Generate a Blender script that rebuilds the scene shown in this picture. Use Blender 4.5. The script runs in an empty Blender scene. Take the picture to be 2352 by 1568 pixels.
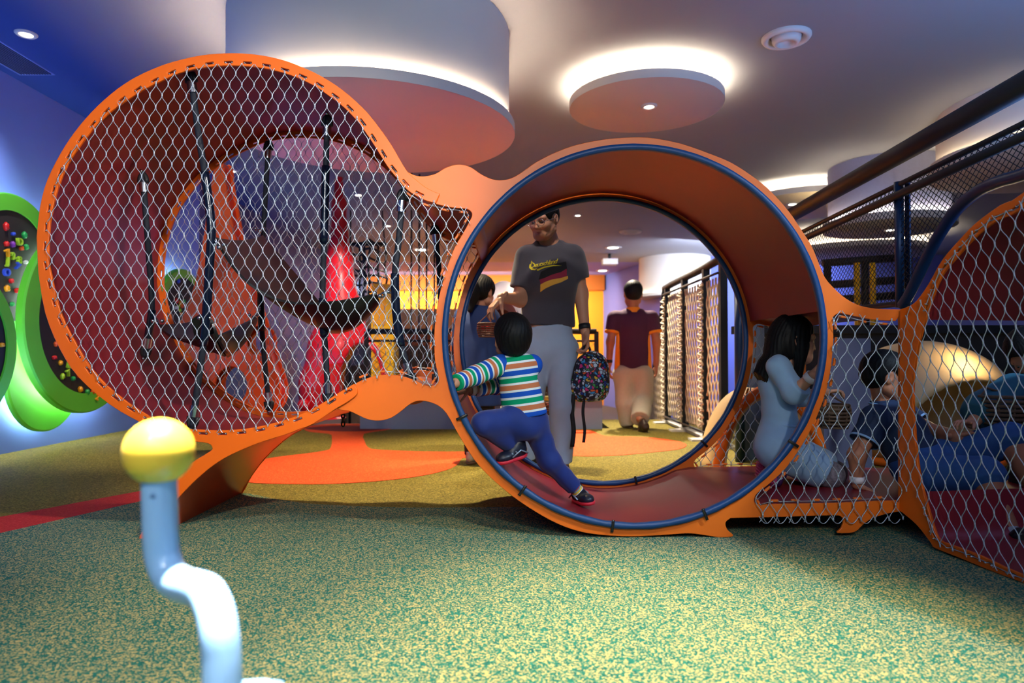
import bpy, bmesh, math, random
import numpy as np
from mathutils import Vector as V, Matrix
from mathutils.bvhtree import BVHTree
from mathutils.geometry import tessellate_polygon
random.seed(7); np.random.seed(7)
PI = math.pi
SC = bpy.context.scene
COL = SC.collection
# ------------------------------------------------------------------ camera model
F = 1568.0; CAMZ = 0.77; TH = math.atan(33 / F)
CT, ST = math.cos(TH), math.sin(TH)
def ray(px, py):
    u = (px - 1176) / F; v = (784 - py) / F
    return V((u, CT - v * ST, ST + v * CT))
def P(px, py, Y):
    d = ray(px, py); return V((0, 0, CAMZ)) + d * (Y / d.y)
def PZ(px, py, z=0.0):
    d = ray(px, py); return V((0, 0, CAMZ)) + d * ((z - CAMZ) / d.z)
def PX(px, py, X):
    d = ray(px, py); return V((0, 0, CAMZ)) + d * (X / d.x)
def PP(px, py, o, n):
    d = ray(px, py); c = V((0, 0, CAMZ)); return c + d * ((o - c).dot(n) / d.dot(n))
# ------------------------------------------------------------------ objects
def tag(o, label=None, cat=None, group=None, kind=None):
    if label: o['label'] = label
    if cat: o['category'] = cat
    if group: o['group'] = group
    if kind: o['kind'] = kind
    return o
def thing(name, label, cat, loc=(0, 0, 0), group=None, kind=None):
    o = bpy.data.objects.new(name, None); o.empty_display_size = .1; COL.objects.link(o); o.location = loc
    return tag(o, label, cat, group, kind)
def wloc(o): return V(o.location) + (wloc(o.parent) if o.parent else V((0, 0, 0)))
def mesh(name, vs, fs, m=None, parent=None, smooth=True, kind=None):
    me = bpy.data.meshes.new(name); me.from_pydata([tuple(v) for v in vs], [], [tuple(f) for f in fs]); me.update()
    return objm(name, me, m, parent, smooth, kind)
def objm(name, me, m=None, parent=None, smooth=True, kind=None):
    if smooth and len(me.polygons):
        me.polygons.foreach_set('use_smooth', [True] * len(me.polygons))
    if m:
        me.materials.clear(); me.materials.append(m)
    o = bpy.data.objects.new(name, me); COL.objects.link(o)
    if parent is not None:
        o.parent = parent; o.location = -wloc(parent)   # geometry is written in world coordinates
    if kind: o['kind'] = kind
    return o
def sharp(o, ang=35):
    me = o.data; bm = bmesh.new(); bm.from_mesh(me)
    for e in bm.edges:
        if len(e.link_faces) == 2 and e.calc_face_angle(0) > math.radians(ang): e.smooth = False
    bm.to_mesh(me); bm.free(); return o
class MB:
    """collects shapes into one mesh"""
    def __init__(s): s.v = []; s.f = []
    def add(s, vs, fs):
        b = len(s.v); s.v += [V(v) for v in vs]; s.f += [tuple(i + b for i in f) for f in fs]; return s
    def box(s, lo, hi, mtx=None):
        vs = [V((x, y, z)) for x in (lo[0], hi[0]) for y in (lo[1], hi[1]) for z in (lo[2], hi[2])]
        if mtx: vs = [mtx @ v for v in vs]
        return s.add(vs, [(0, 1, 3, 2), (4, 6, 7, 5), (0, 4, 5, 1), (2, 3, 7, 6), (0, 2, 6, 4), (1, 5, 7, 3)])
    def tube(s, pts, r, n=8, cap=True, closed=False):
        pts = [V(p) for p in pts]; m = len(pts)
        rs = r if isinstance(r, (list, tuple)) else [r] * m
        ring = []; prev = None
        for i, p in enumerate(pts):
            if closed: d = pts[(i + 1) % m] - pts[i - 1]
            else: d = pts[min(i + 1, m - 1)] - pts[max(i - 1, 0)]
            if d.length < 1e-9: d = V((0, 0, 1))
            d.normalize()
            if prev is None:
                a = V((0, 0, 1)) if abs(d.z) < .9 else V((1, 0, 0)); a = (a - d * a.dot(d)).normalized()
            else:
                a = prev - d * prev.dot(d)
                a = a.normalized() if a.length > 1e-6 else d.orthogonal().normalized()
            prev = a; b = d.cross(a)
            ring.append([p + (a * math.cos(2 * PI * k / n) + b * math.sin(2 * PI * k / n)) * rs[i] for k in range(n)])
        vs = [v for q in ring for v in q]; fs = []
        for i in range(m if closed else m - 1):
            j = (i + 1) % m
            for k in range(n): fs.append((i * n + k, i * n + (k + 1) % n, j * n + (k + 1) % n, j * n + k))
        if cap and not closed: fs.append(tuple(range(n - 1, -1, -1))); fs.append(tuple((m - 1) * n + k for k in range(n)))
        return s.add(vs, fs)
    def lathe(s, prof, c=(0, 0, 0), n=48, axis=None):
        """prof: list of (r, z) around z (or axis matrix)"""
        vs = []; fs = []; m = len(prof)
        for r, z in prof:
            for k in range(n):
                v = V((r * math.cos(2 * PI * k / n), r * math.sin(2 * PI * k / n), z))
                vs.append((axis @ v if axis else v) + V(c))
        for i in range(m - 1):
            for k in range(n): fs.append((i * n + k, i * n + (k + 1) % n, (i + 1) * n + (k + 1) % n, (i + 1) * n + k))
        return s.add(vs, fs)
    def ball(s, c, r, n=16, m=10, mtx=None):
        c = V(c); r = V((r, r, r)) if not hasattr(r, '__len__') else V(r)
        vs = []; fs = []
        for i in range(m + 1):
            a = PI * i / m
            for k in range(n):
                v = V((math.sin(a) * math.cos(2 * PI * k / n) * r.x, math.sin(a) * math.sin(2 * PI * k / n) * r.y, math.cos(a) * r.z))
                vs.append((mtx @ v if mtx else v) + c)
        for i in range(m):
            for k in range(n): fs.append((i * n + k, (i + 1) * n + k, (i + 1) * n + (k + 1) % n, i * n + (k + 1) % n))
        return s.add(vs, fs)
    def sheet(s, grid, th=0.0):
        """grid[i][j] of points; optional thickness along normal"""
        n = len(grid); m = len(grid[0]); g = [[V(p) for p in row] for row in grid]
        def quad(flip, b): return [((b + i * m + j, b + i * m + j + 1, b + (i + 1) * m + j + 1, b + (i + 1) * m + j) if not flip else
                                    (b + i * m + j, b + (i + 1) * m + j, b + (i + 1) * m + j + 1, b + i * m + j + 1)) for i in range(n - 1) for j in range(m - 1)]
        vs = [p for row in g for p in row]
        if th <= 0: return s.add(vs, quad(False, 0))
        nn = []
        for i in range(n):
            for j in range(m):
                a = g[min(i + 1, n - 1)][j] - g[max(i - 1, 0)][j]; b = g[i][min(j + 1, m - 1)] - g[i][max(j - 1, 0)]
                c = a.cross(b); nn.append(c.normalized() if c.length > 1e-9 else V((0, 0, 1)))
        N = n * m; fs = quad(True, 0) + quad(False, N)
        bd = [(0, j) for j in range(m)] + [(i, m - 1) for i in range(1, n)] + [(n - 1, j) for j in range(m - 2, -1, -1)] + [(i, 0) for i in range(n - 2, 0, -1)]
        ids = [i * m + j for i, j in bd]
        for a, b in zip(ids, ids[1:] + ids[:1]): fs.append((a, b, b + N, a + N))
        return s.add(vs + [p - q * th for p, q in zip(vs, nn)], fs)
    def build(s, name, m=None, parent=None, smooth=True, kind=None, sh=None):
        o = mesh(name, s.v, s.f, m, parent, smooth, kind)
        if sh: sharp(o, sh)
        return o
def cr(pts, n=4, closed=True):
    """Catmull-Rom through 2D or 3D points"""
    pts = [V(p) for p in pts]; m = len(pts); out = []
    for i in range(m if closed else m - 1):
        p0 = pts[i - 1] if (closed or i > 0) else pts[0]; p1 = pts[i]; p2 = pts[(i + 1) % m] if closed else pts[i + 1]
        p3 = pts[(i + 2) % m] if closed else pts[min(i + 2, m - 1)]
        for k in range(n):
            t = k / n
            out.append(.5 * ((2 * p1) + (p2 - p0) * t + (2 * p0 - 5 * p1 + 4 * p2 - p3) * t * t + (3 * p1 - p0 - 3 * p2 + p3) * t ** 3))
    if not closed: out.append(pts[-1])
    return out
def seg_len(pts, closed=False):
    q = pts + ([pts[0]] if closed else [])
    return [(b - a).length for a, b in zip(q, q[1:])]
def resample(pts, step, closed=False):
    q = [V(p) for p in pts] + ([V(pts[0])] if closed else [])
    L = [0]
    for a, b in zip(q, q[1:]): L.append(L[-1] + (b - a).length)
    n = max(2, int(round(L[-1] / step))); out = []; k = 0
    for i in range(n + (0 if closed else 1)):
        t = L[-1] * i / n
        while k < len(L) - 2 and L[k + 1] < t: k += 1
        w = (t - L[k]) / max(1e-9, L[k + 1] - L[k]); out.append(q[k].lerp(q[k + 1], min(1, w)))
    return out
def inpoly(x, y, poly):
    x = np.asarray(x); y = np.asarray(y); r = np.zeros(x.shape, bool)
    px = np.array([p[0] for p in poly]); py = np.array([p[1] for p in poly])
    j = len(poly) - 1
    for i in range(len(poly)):
        c = ((py[i] > y) != (py[j] > y)) & (x < (px[j] - px[i]) * (y - py[i]) / (py[j] - py[i] + 1e-12) + px[i]); r ^= c; j = i
    return r
def offset(pts, d):
    """offset a closed 2D contour outward (positive d)"""
    pts = [V(p[:2]) for p in pts]; n = len(pts)
    A = sum(pts[i].x * pts[(i + 1) % n].y - pts[(i + 1) % n].x * pts[i].y for i in range(n))
    sg = 1 if A > 0 else -1; out = []
    for i in range(n):
        t = (pts[(i + 1) % n] - pts[i - 1])
        t = t.normalized() if t.length > 1e-9 else V((1, 0))
        out.append(pts[i] + V((t.y, -t.x)) * sg * d)
    return out
def plate(name, outer, holes, th, m, parent, fr, bev=.002):
    """flat sheet with holes; outer/holes are 2D points (metres), fr=(origin, ex, ey, ez): sheet lies in ex,ey and is th thick around ez"""
    cu = bpy.data.curves.new(name, 'CURVE'); cu.dimensions = '2D'; cu.fill_mode = 'BOTH'
    cu.extrude = th / 2 - bev; cu.bevel_depth = bev; cu.bevel_resolution = 1; cu.offset = -bev
    for c in [outer] + holes:
        sp = cu.splines.new('POLY'); sp.points.add(len(c) - 1); sp.use_cyclic_u = True
        for k, p in enumerate(c): sp.points[k].co = (p[0], p[1], 0, 1)
    ob = bpy.data.objects.new('tmp', cu); COL.objects.link(ob)
    dg = bpy.context.evaluated_depsgraph_get(); dg.update()
    me = bpy.data.meshes.new_from_object(ob.evaluated_get(dg)); bpy.data.objects.remove(ob); bpy.data.curves.remove(cu)
    o0, ex, ey, ez = fr
    for v in me.vertices: v.co = o0 + ex * v.co.x + ey * v.co.y + ez * v.co.z
    me.name = name
    o = objm(name, me, m, parent, False)
    return o
# ------------------------------------------------------------------ materials
def lin(c):
    return tuple(((x / 255) / 12.92 if x / 255 <= .04045 else ((x / 255 + .055) / 1.055) ** 2.4) for x in c) + (1,)
MATS = {}
def mat(name, c, rough=.5, metal=0.0, var=.08, scale=40, bump=0.0, bscale=200, emit=None, coat=0, spec=.5, sheen=0, trans=0):
    if name in MATS: return MATS[name]
    m = bpy.data.materials.new(name); m.use_nodes = True; MATS[name] = m
    nt = m.node_tree; b = nt.nodes['Principled BSDF']
    b.inputs['Roughness'].default_value = rough; b.inputs['Metallic'].default_value = metal
    b.inputs['Coat Weight'].default_value = coat; b.inputs['Specular IOR Level'].default_value = spec
    b.inputs['Sheen Weight'].default_value = sheen; b.inputs['Transmission Weight'].default_value = trans
    base = lin(c); b.inputs['Base Color'].default_value = base
    if var:
        g = nt.nodes.new('ShaderNodeNewGeometry'); nz = nt.nodes.new('ShaderNodeTexNoise'); nz.inputs['Scale'].default_value = scale
        nz.inputs['Detail'].default_value = 2; nt.links.new(g.outputs['Position'], nz.inputs['Vector'])
        mx = nt.nodes.new('ShaderNodeMix'); mx.data_type = 'RGBA'; nt.links.new(nz.outputs['Fac'], mx.inputs[0])
        mx.inputs[6].default_value = tuple(x * (1 - var) for x in base[:3]) + (1,); mx.inputs[7].default_value = tuple(min(1, x * (1 + var)) for x in base[:3]) + (1,)
        nt.links.new(mx.outputs[2], b.inputs['Base Color'])
    if bump:
        g2 = nt.nodes.new('ShaderNodeNewGeometry'); n2 = nt.nodes.new('ShaderNodeTexNoise'); n2.inputs['Scale'].default_value = bscale; n2.inputs['Detail'].default_value = 3
        nt.links.new(g2.outputs['Position'], n2.inputs['Vector']); bp = nt.nodes.new('ShaderNodeBump'); bp.inputs['Strength'].default_value = bump; bp.inputs['Distance'].default_value = .004
        nt.links.new(n2.outputs['Fac'], bp.inputs['Height']); nt.links.new(bp.outputs['Normal'], b.inputs['Normal'])
    if emit:
        b.inputs['Emission Color'].default_value = lin(emit[0]); b.inputs['Emission Strength'].default_value = emit[1]
    return m
def speckle(name, c1, c2, dens=.5, scale=130, rough=.85, c3=None):
    """rubber granules: base colour with flecks"""
    m = bpy.data.materials.new(name); m.use_nodes = True; nt = m.node_tree; b = nt.nodes['Principled BSDF']; L = nt.links.new
    b.inputs['Roughness'].default_value = rough; b.inputs['Specular IOR Level'].default_value = .3
    g = nt.nodes.new('ShaderNodeNewGeometry')
    n0 = nt.nodes.new('ShaderNodeTexNoise'); n0.inputs['Scale'].default_value = scale * .8; n0.inputs['Detail'].default_value = 1; L(g.outputs['Position'], n0.inputs['Vector'])
    ad = nt.nodes.new('ShaderNodeVectorMath'); ad.operation = 'MULTIPLY_ADD'; ad.inputs[1].default_value = (.006,) * 3
    L(n0.outputs['Color'], ad.inputs[0]); L(g.outputs['Position'], ad.inputs[2])
    vo = nt.nodes.new('ShaderNodeTexVoronoi'); vo.inputs['Scale'].default_value = scale; L(ad.outputs[0], vo.inputs['Vector'])
    sp = nt.nodes.new('ShaderNodeSeparateColor'); L(vo.outputs['Color'], sp.inputs[0])
    rp = nt.nodes.new('ShaderNodeValToRGB'); e = rp.color_ramp.elements; rp.color_ramp.interpolation = 'CONSTANT'
    e[0].position = 0; e[0].color = lin(c1); e[1].position = 1 - dens; e[1].color = lin(c2)
    if c3:
        q = e.new(.18); q.color = lin(c3); e[0].color = lin(c1)
        q2 = e.new(.3); q2.color = lin(c1)
    L(sp.outputs[0], rp.inputs[0]); L(rp.outputs[0], b.inputs['Base Color'])
    bp = nt.nodes.new('ShaderNodeBump'); bp.inputs['Strength'].default_value = .5; bp.inputs['Distance'].default_value = .003
    L(vo.outputs['Distance'], bp.inputs['Height']); L(bp.outputs['Normal'], b.inputs['Normal'])
    return m
def attr_stripes(name, cols, rough=.8):
    """bands chosen by the mesh attribute 'band' (one unit = one repeat)"""
    m = bpy.data.materials.new(name); m.use_nodes = True; nt = m.node_tree; b = nt.nodes['Principled BSDF']; L = nt.links.new
    b.inputs['Roughness'].default_value = rough; b.inputs['Specular IOR Level'].default_value = .2
    a = nt.nodes.new('ShaderNodeAttribute'); a.attribute_name = 'band'
    fr = nt.nodes.new('ShaderNodeMath'); fr.operation = 'FRACT'; L(a.outputs['Fac'], fr.inputs[0])
    rp = nt.nodes.new('ShaderNodeValToRGB'); rp.color_ramp.interpolation = 'CONSTANT'; e = rp.color_ramp.elements
    tot = sum(w for _, w in cols); t = 0
    for i, (c, w) in enumerate(cols):
        q = e[i] if i < 2 else e.new(t / tot)
        q.position = t / tot; q.color = lin(c); t += w
    L(fr.outputs[0], rp.inputs[0]); L(rp.outputs[0], b.inputs['Base Color'])
    return m
def set_attr(o, name, vals):
    a = o.data.attributes.new(name, 'FLOAT', 'POINT'); a.data.foreach_set('value', np.asarray(vals, np.float32))
# ------------------------------------------------------------------ distance-field bodies
def cap(a, b, ra, rb=None, flat=None, fa=False, fb=False, k=None, sub=False):
    return dict(t='c', a=np.array(a, float), b=np.array(b, float), ra=ra, rb=ra if rb is None else rb, flat=flat, fa=fa, fb=fb, k=k, sub=sub)
def ell(c, r, R=None, k=None, sub=False):
    return dict(t='e', c=np.array(c, float), r=np.array(r, float), R=np.array(R, float) if R is not None else np.eye(3), k=k, sub=sub)
def _ev(p, X):
    if p['t'] == 'c':
        a, b = p['a'], p['b']; q = X - a; ab = b - a; f = 1
        if p['flat'] is not None:
            d = np.array(p['flat'][0], float); d /= np.linalg.norm(d); f = p['flat'][1]
            q = q + (q @ d)[..., None] * d * (1 / f - 1); ab = ab + (ab @ d) * d * (1 / f - 1)
        L2 = max(1e-12, ab @ ab); t = (q @ ab) / L2; tc = np.clip(t, 0, 1)
        D = np.linalg.norm(q - tc[..., None] * ab, axis=-1) - (p['ra'] + (p['rb'] - p['ra']) * tc)
        L = math.sqrt(L2)
        if p['fa']: D = np.maximum(D, -t * L)
        if p['fb']: D = np.maximum(D, (t - 1) * L)
        return D * min(1, f)
    q = (X - p['c']) @ p['R']; k0 = np.linalg.norm(q / p['r'], axis=-1); k1 = np.linalg.norm(q / p['r'] ** 2, axis=-1)
    return k0 * (k0 - 1) / np.maximum(k1, 1e-9)
def _bb(p, m):
    if p['t'] == 'c':
        r = max(p['ra'], p['rb']) * (max(1, p['flat'][1]) if p['flat'] else 1) + m
        return np.minimum(p['a'], p['b']) - r, np.maximum(p['a'], p['b']) + r
    r = max(p['r']) + m; return p['c'] - r, p['c'] + r
def sdf(prims, vox, k=.02, cuts=()):
    """smooth union of prims -> (verts, quads) by surface nets; cuts: (point, normal) keep the side against the normal"""
    lo = np.min([_bb(p, 2 * vox)[0] for p in prims if not p['sub']], 0); hi = np.max([_bb(p, 2 * vox)[1] for p in prims if not p['sub']], 0)
    n = np.ceil((hi - lo) / vox).astype(int) + 2
    D = np.full(n, 9.0, np.float64)
    ax = [lo[i] + vox * np.arange(n[i]) for i in range(3)]
    for p in prims:
        kk = k if p['k'] is None else p['k']
        b0, b1 = _bb(p, kk * 1.5 + 3 * vox)
        i0 = np.clip(np.floor((b0 - lo) / vox).astype(int), 0, n - 1); i1 = np.clip(np.ceil((b1 - lo) / vox).astype(int) + 1, 1, n)
        if np.any(i1 <= i0): continue
        sl = tuple(slice(i0[i], i1[i]) for i in range(3))
        X = np.stack(np.meshgrid(*[ax[i][sl[i]] for i in range(3)], indexing='ij'), -1)
        d = _ev(p, X); A = D[sl]
        if p['sub']:
            h = np.maximum(kk - np.abs(A + d), 0) / max(kk, 1e-6); D[sl] = np.maximum(A, -d) + h * h * kk / 4
        else:
            h = np.maximum(kk - np.abs(A - d), 0) / max(kk, 1e-6); D[sl] = np.minimum(A, d) - h * h * kk / 4
    if cuts:
        X = np.stack(np.meshgrid(*ax, indexing='ij'), -1)
        for c, nn in cuts:
            nn = np.array(nn, float); nn /= np.linalg.norm(nn); D = np.maximum(D, (X - np.array(c, float)) @ nn)
    return nets(D, lo, vox)
def nets(D, lo, vox):
    S = D < 0; c = np.zeros(np.array(D.shape) - 1, int)
    cs = [(x, y, z) for x in (0, 1) for y in (0, 1) for z in (0, 1)]
    N = D.shape
    for x, y, z in cs: c += S[x:N[0] - 1 + x, y:N[1] - 1 + y, z:N[2] - 1 + z]
    M = (c > 0) & (c < 8); ijk = np.argwhere(M); idx = np.full(M.shape, -1); idx[M] = np.arange(len(ijk))
    acc = np.zeros((len(ijk), 3)); cnt = np.zeros(len(ijk))
    for a in cs:
        for ax in range(3):
            if a[ax]: continue
            b = list(a); b[ax] = 1
            v0 = D[tuple((ijk + a).T)]; v1 = D[tuple((ijk + b).T)]; x = (v0 < 0) != (v1 < 0)
            t = np.where(x, v0 / np.where(x, v0 - v1, 1), 0); pt = np.array(a, float)[None] + t[:, None] * (np.array(b) - np.array(a))[None]
            acc[x] += pt[x]; cnt[x] += 1
    vs = lo + vox * (ijk + acc / cnt[:, None]); fs = []
    for ax in range(3):
        u, w = (ax + 1) % 3, (ax + 2) % 3
        s0 = [slice(None)] * 3; s1 = [slice(None)] * 3; s0[ax] = slice(0, -1); s1[ax] = slice(1, None)
        E = np.argwhere(S[tuple(s0)] != S[tuple(s1)])
        ok = (E[:, u] > 0) & (E[:, w] > 0) & (E[:, u] < N[u] - 1) & (E[:, w] < N[w] - 1); E = E[ok]
        du = np.zeros(3, int); dw = np.zeros(3, int); du[u] = 1; dw[w] = 1
        q = np.stack([idx[tuple((E - du - dw).T)], idx[tuple((E - dw).T)], idx[tuple(E.T)], idx[tuple((E - du).T)]], 1)
        fl = S[tuple(E.T)]; q[~fl] = q[~fl][:, ::-1]; fs.append(q)
    return vs, np.concatenate(fs)
def smooth_mesh(vs, fs, it=2, f=.5):
    n = len(vs)
    for _ in range(it):
        acc = np.zeros_like(vs); cnt = np.zeros(n)
        for a, b in ((0, 1), (1, 2), (2, 3), (3, 0)):
            np.add.at(acc, fs[:, a], vs[fs[:, b]]); np.add.at(acc, fs[:, b], vs[fs[:, a]]); np.add.at(cnt, fs[:, a], 1); np.add.at(cnt, fs[:, b], 1)
        vs = vs + f * (acc / cnt[:, None] - vs)
    return vs
def vnormals(vs, fs):
    nn = np.cross(vs[fs[:, 2]] - vs[fs[:, 0]], vs[fs[:, 3]] - vs[fs[:, 1]]); o = np.zeros_like(vs)
    for k in range(4): np.add.at(o, fs[:, k], nn)
    return o / np.maximum(np.linalg.norm(o, axis=1), 1e-12)[:, None]
def wrinkle(vs, fs, amp, freq=55, dirs=((.3, .2, 1), (.8, .3, .6), (-.7, .4, .7))):
    nrm = vnormals(vs, fs); s = np.zeros(len(vs))
    for i, d in enumerate(dirs):
        d = np.array(d, float); d /= np.linalg.norm(d); w = np.array([d[1], -d[0], d[2] * .3])
        s += np.sin(freq * (1 + .35 * i) * (vs @ d) + 2.5 * np.sin(freq * .3 * (vs @ w) + i)) * (.5 + .5 * np.sin(freq * .21 * (vs @ np.array([.7, .5, -.6])) + 2 * i))
    return vs + nrm * (amp * s / len(dirs))[:, None]
def npmesh(name, parts, m, parent, kind=None):
    """parts: list of (verts, faces) merged to one mesh object"""
    vs = []; fs = []; b = 0
    for v, f in parts: vs.append(v); fs.append(f + b); b += len(v)
    vs = np.concatenate(vs); fs = np.concatenate(fs)
    me = bpy.data.meshes.new(name); nf = len(fs)
    me.vertices.add(len(vs)); me.vertices.foreach_set('co', vs.astype(np.float32).ravel())
    me.loops.add(nf * 4); me.loops.foreach_set('vertex_index', fs.astype(np.int32).ravel())
    me.polygons.add(nf); me.polygons.foreach_set('loop_start', np.arange(0, nf * 4, 4, dtype=np.int32))
    me.update(calc_edges=True); me.validate()
    return objm(name, me, m, parent, True, kind)
# ================================================================== camera
cam = bpy.data.objects.new('camera', bpy.data.cameras.new('camera')); COL.objects.link(cam); SC.camera = cam
cam.location = (0, 0, CAMZ); cam.rotation_euler = (PI / 2 + TH, 0, 0)
cam.data.sensor_width = 36; cam.data.lens = 24.0; cam.data.clip_start = .05; cam.data.clip_end = 60
cam.data.dof.use_dof = True; cam.data.dof.focus_distance = 3.1; cam.data.dof.aperture_fstop = 2.2
SC.view_settings.view_transform = 'Standard'; SC.view_settings.look = 'None'; SC.view_settings.exposure = .3; SC.view_settings.gamma = 1
# ================================================================== materials
ORANGE = mat('orange_sheet', (240, 106, 14), .42, var=.03, scale=6)
ORANGE2 = mat('orange_sheet_worn', (236, 110, 20), .44, var=.06, scale=9)
MAROON = mat('maroon_rubber', (134, 30, 40), .36, var=.10, scale=5, spec=.5)
NAVYPAD = mat('navy_foam', (14, 62, 116), .45, var=.1, scale=30, bump=.25, bscale=60)
STEEL = mat('steel_wire', (186, 200, 214), .35, .45, var=0)
CHROME = mat('chrome', (190, 200, 212), .22, 1.0, var=0)
BLACKM = mat('black_metal', (20, 22, 28), .55, 0, var=.1, bump=0)
BLUEM = mat('blue_black_metal', (18, 52, 92), .38, .2, var=.1)
BLACKR = mat('black_rubber', (26, 25, 26), .3, var=.15, scale=12)
ROPE = mat('black_rope', (20, 28, 44), .7, var=.3, scale=160, bump=.4, bscale=400)
SLEEVE = mat('black_sleeve', (14, 24, 44), .18, var=0)
WHITE = mat('white_paint', (226, 222, 216), .7, var=.02, scale=2)
CEIL = mat('ceiling_paint', (182, 178, 172), .75, var=.02, scale=1)
LAMP = mat('lamp_glow', (255, 246, 226), .5, var=0, emit=((255, 244, 220), 14))
COVE = mat('cove_glow', (255, 240, 214), .5, var=0, emit=((255, 232, 196), 9))
GREEN = mat('green_panel', (88, 190, 44), .55, var=.05, scale=6)
BLACKB = mat('black_board', (30, 25, 22), .8, var=.3, scale=220)
# ================================================================== room
CZ = 3.0; LX = -4.0; BY = 19.0; RX = 9.5; FY = -3.5
fl = MB(); fl.sheet([[(LX, FY, 0), (LX, 7.28, 0)], [(RX, FY, 0), (RX, 7.28, 0)]]); fl.box((1.04, 7.28, -.12), (RX, 8.3, 0.0))
OLIVE = speckle('olive_granules', (116, 104, 36), (152, 136, 58), .3, 150, c3=(88, 78, 28))
GRN = speckle('green_granules', (16, 104, 98), (180, 168, 114), .35, 255, c3=(14, 82, 80))
REDF = speckle('red_granules', (238, 84, 34), (250, 112, 54), .25, 170)
RED2 = speckle('crimson_granules', (196, 40, 40), (212, 62, 52), .25, 170)
floor = fl.build('floor', OLIVE, None, False, 'structure')
ff = MB(); ff.sheet([[(LX, 7.28, -.6), (LX, BY, -.6)], [(RX, 7.28, -.6), (RX, BY, -.6)]])
ff.build('floor_beyond', mat('grey_carpet', (84, 78, 80), .9, var=.2, scale=20), None, False, 'structure')
def inlay(pts, m, h, n=4, pix=True):
    q = [PZ(x, y, 0).to_2d() for x, y in pts] if pix else [V(p) for p in pts]
    if n: q = cr(q, n)
    plate('rubber_inlay', q, [], .002, m, floor, (V((0, 0, h)), V((1, 0, 0)), V((0, 1, 0)), V((0, 0, 1))), 0)
gb = [PZ(x, y).to_2d() for x, y in [(0, 1222), (110, 1199), (220, 1175), (328, 1150)]]
gb2 = [PZ(x, y).to_2d() for x, y in [(420, 1140), (500, 1136), (570, 1134), (620, 1144), (700, 1156), (800, 1162), (920, 1166), (1050, 1166), (1180, 1165), (1350, 1163), (1600, 1156), (1850, 1152), (2080, 1160)]]
inlay([(LX + .01, gb[0].y - .28)] + list(gb) + cr(gb2, 3, False) + [V((2.6, 3.45)), V((4.5, 3.1)), V((RX - .01, 2.6)), V((RX - .01, FY + .01)), V((LX + .01, FY + .01))], GRN, .0015, 0, False)
inlay([(-420, 1278), (0, 1188), (110, 1168), (220, 1147), (330, 1127), (420, 1118), (420, 1139), (330, 1150), (220, 1175), (110, 1200), (0, 1225), (-420, 1330)], RED2, .002, 0)
inlay([(586, 1110), (675, 1112), (756, 1112), (871, 1105), (953, 1095.5), (1002, 1086), (1035, 1076), (1054, 1064), (1058, 1056), (1075, 1050), (1160, 1047), (1259, 1046), (1313, 1047), (1363, 1048),
       (1434, 1045), (1506, 1038), (1559, 1032), (1577, 1024), (1572, 1018), (1550, 1012), (1506, 1006), (1452, 1003), (1398, 1002), (1381, 999), (1368, 993), (1354, 988), (1309, 989), (1270, 1004),
       (1258, 1018), (1170, 1032), (1081, 1037), (969, 1037), (871, 1033), (846, 1028), (838, 1014), (836, 996), (880, 989), (907, 981), (871, 975), (789, 973), (724, 976), (698, 984), (712, 992), (755, 996), (762, 1004),
       (760, 1027), (747, 1035), (691, 1043), (632, 1050), (560, 1064), (520, 1085), (540, 1102)], REDF, .0018, 2)
inlay([(700, 984), (760, 979), (830, 979), (905, 982), (840, 990), (760, 990)], mat('dark_red_patch', (118, 24, 20), .8), .0028, 3)  # darker red lens-shaped patch inside the red floor shape
# ceiling, walls
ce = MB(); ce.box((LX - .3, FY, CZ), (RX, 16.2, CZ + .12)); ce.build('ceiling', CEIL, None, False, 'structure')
# blue light and dark falloff painted into the ceiling colour along the left wall
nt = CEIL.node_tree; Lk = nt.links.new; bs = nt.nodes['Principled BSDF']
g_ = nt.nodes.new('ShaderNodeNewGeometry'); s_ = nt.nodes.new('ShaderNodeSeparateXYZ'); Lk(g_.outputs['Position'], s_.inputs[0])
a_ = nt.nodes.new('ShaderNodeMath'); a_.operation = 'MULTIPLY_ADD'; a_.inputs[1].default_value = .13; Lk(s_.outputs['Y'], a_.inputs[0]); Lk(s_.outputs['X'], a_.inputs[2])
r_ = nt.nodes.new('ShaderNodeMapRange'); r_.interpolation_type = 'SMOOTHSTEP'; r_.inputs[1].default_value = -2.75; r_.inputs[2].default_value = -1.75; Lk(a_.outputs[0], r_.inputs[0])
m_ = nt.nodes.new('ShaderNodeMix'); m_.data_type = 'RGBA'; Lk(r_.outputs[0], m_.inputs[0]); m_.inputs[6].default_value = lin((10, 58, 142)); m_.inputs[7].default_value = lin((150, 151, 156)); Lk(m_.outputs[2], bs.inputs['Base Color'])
ce = MB(); ce.box((LX - .3, 16.2, CZ), (RX, BY + .2, CZ + .12)); ce.build('ceiling_beyond', mat('lilac_paint', (140, 140, 222), .7, var=.02), None, False, 'structure')
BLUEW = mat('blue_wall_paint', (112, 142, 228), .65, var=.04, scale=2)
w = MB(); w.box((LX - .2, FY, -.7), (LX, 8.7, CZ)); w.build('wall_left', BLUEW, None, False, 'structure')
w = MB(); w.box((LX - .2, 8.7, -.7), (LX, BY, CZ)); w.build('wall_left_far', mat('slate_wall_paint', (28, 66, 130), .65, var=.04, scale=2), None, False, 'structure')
ORW = mat('orange_wall_paint', (250, 150, 14), .6, var=.05, scale=2)
BROWNW = mat('amber_band_paint', (176, 92, 12), .6, var=.05, scale=2)
w = MB(); w.box((LX, BY, -.7), (2.55, BY + .2, CZ - .42)); w.build('wall_back', ORW, None, False, 'structure')
w = MB(); w.box((LX, BY - .25, CZ - .42), (2.55, BY + .2, CZ)); w.build('trim_1', BROWNW, None, False, 'structure')
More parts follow.
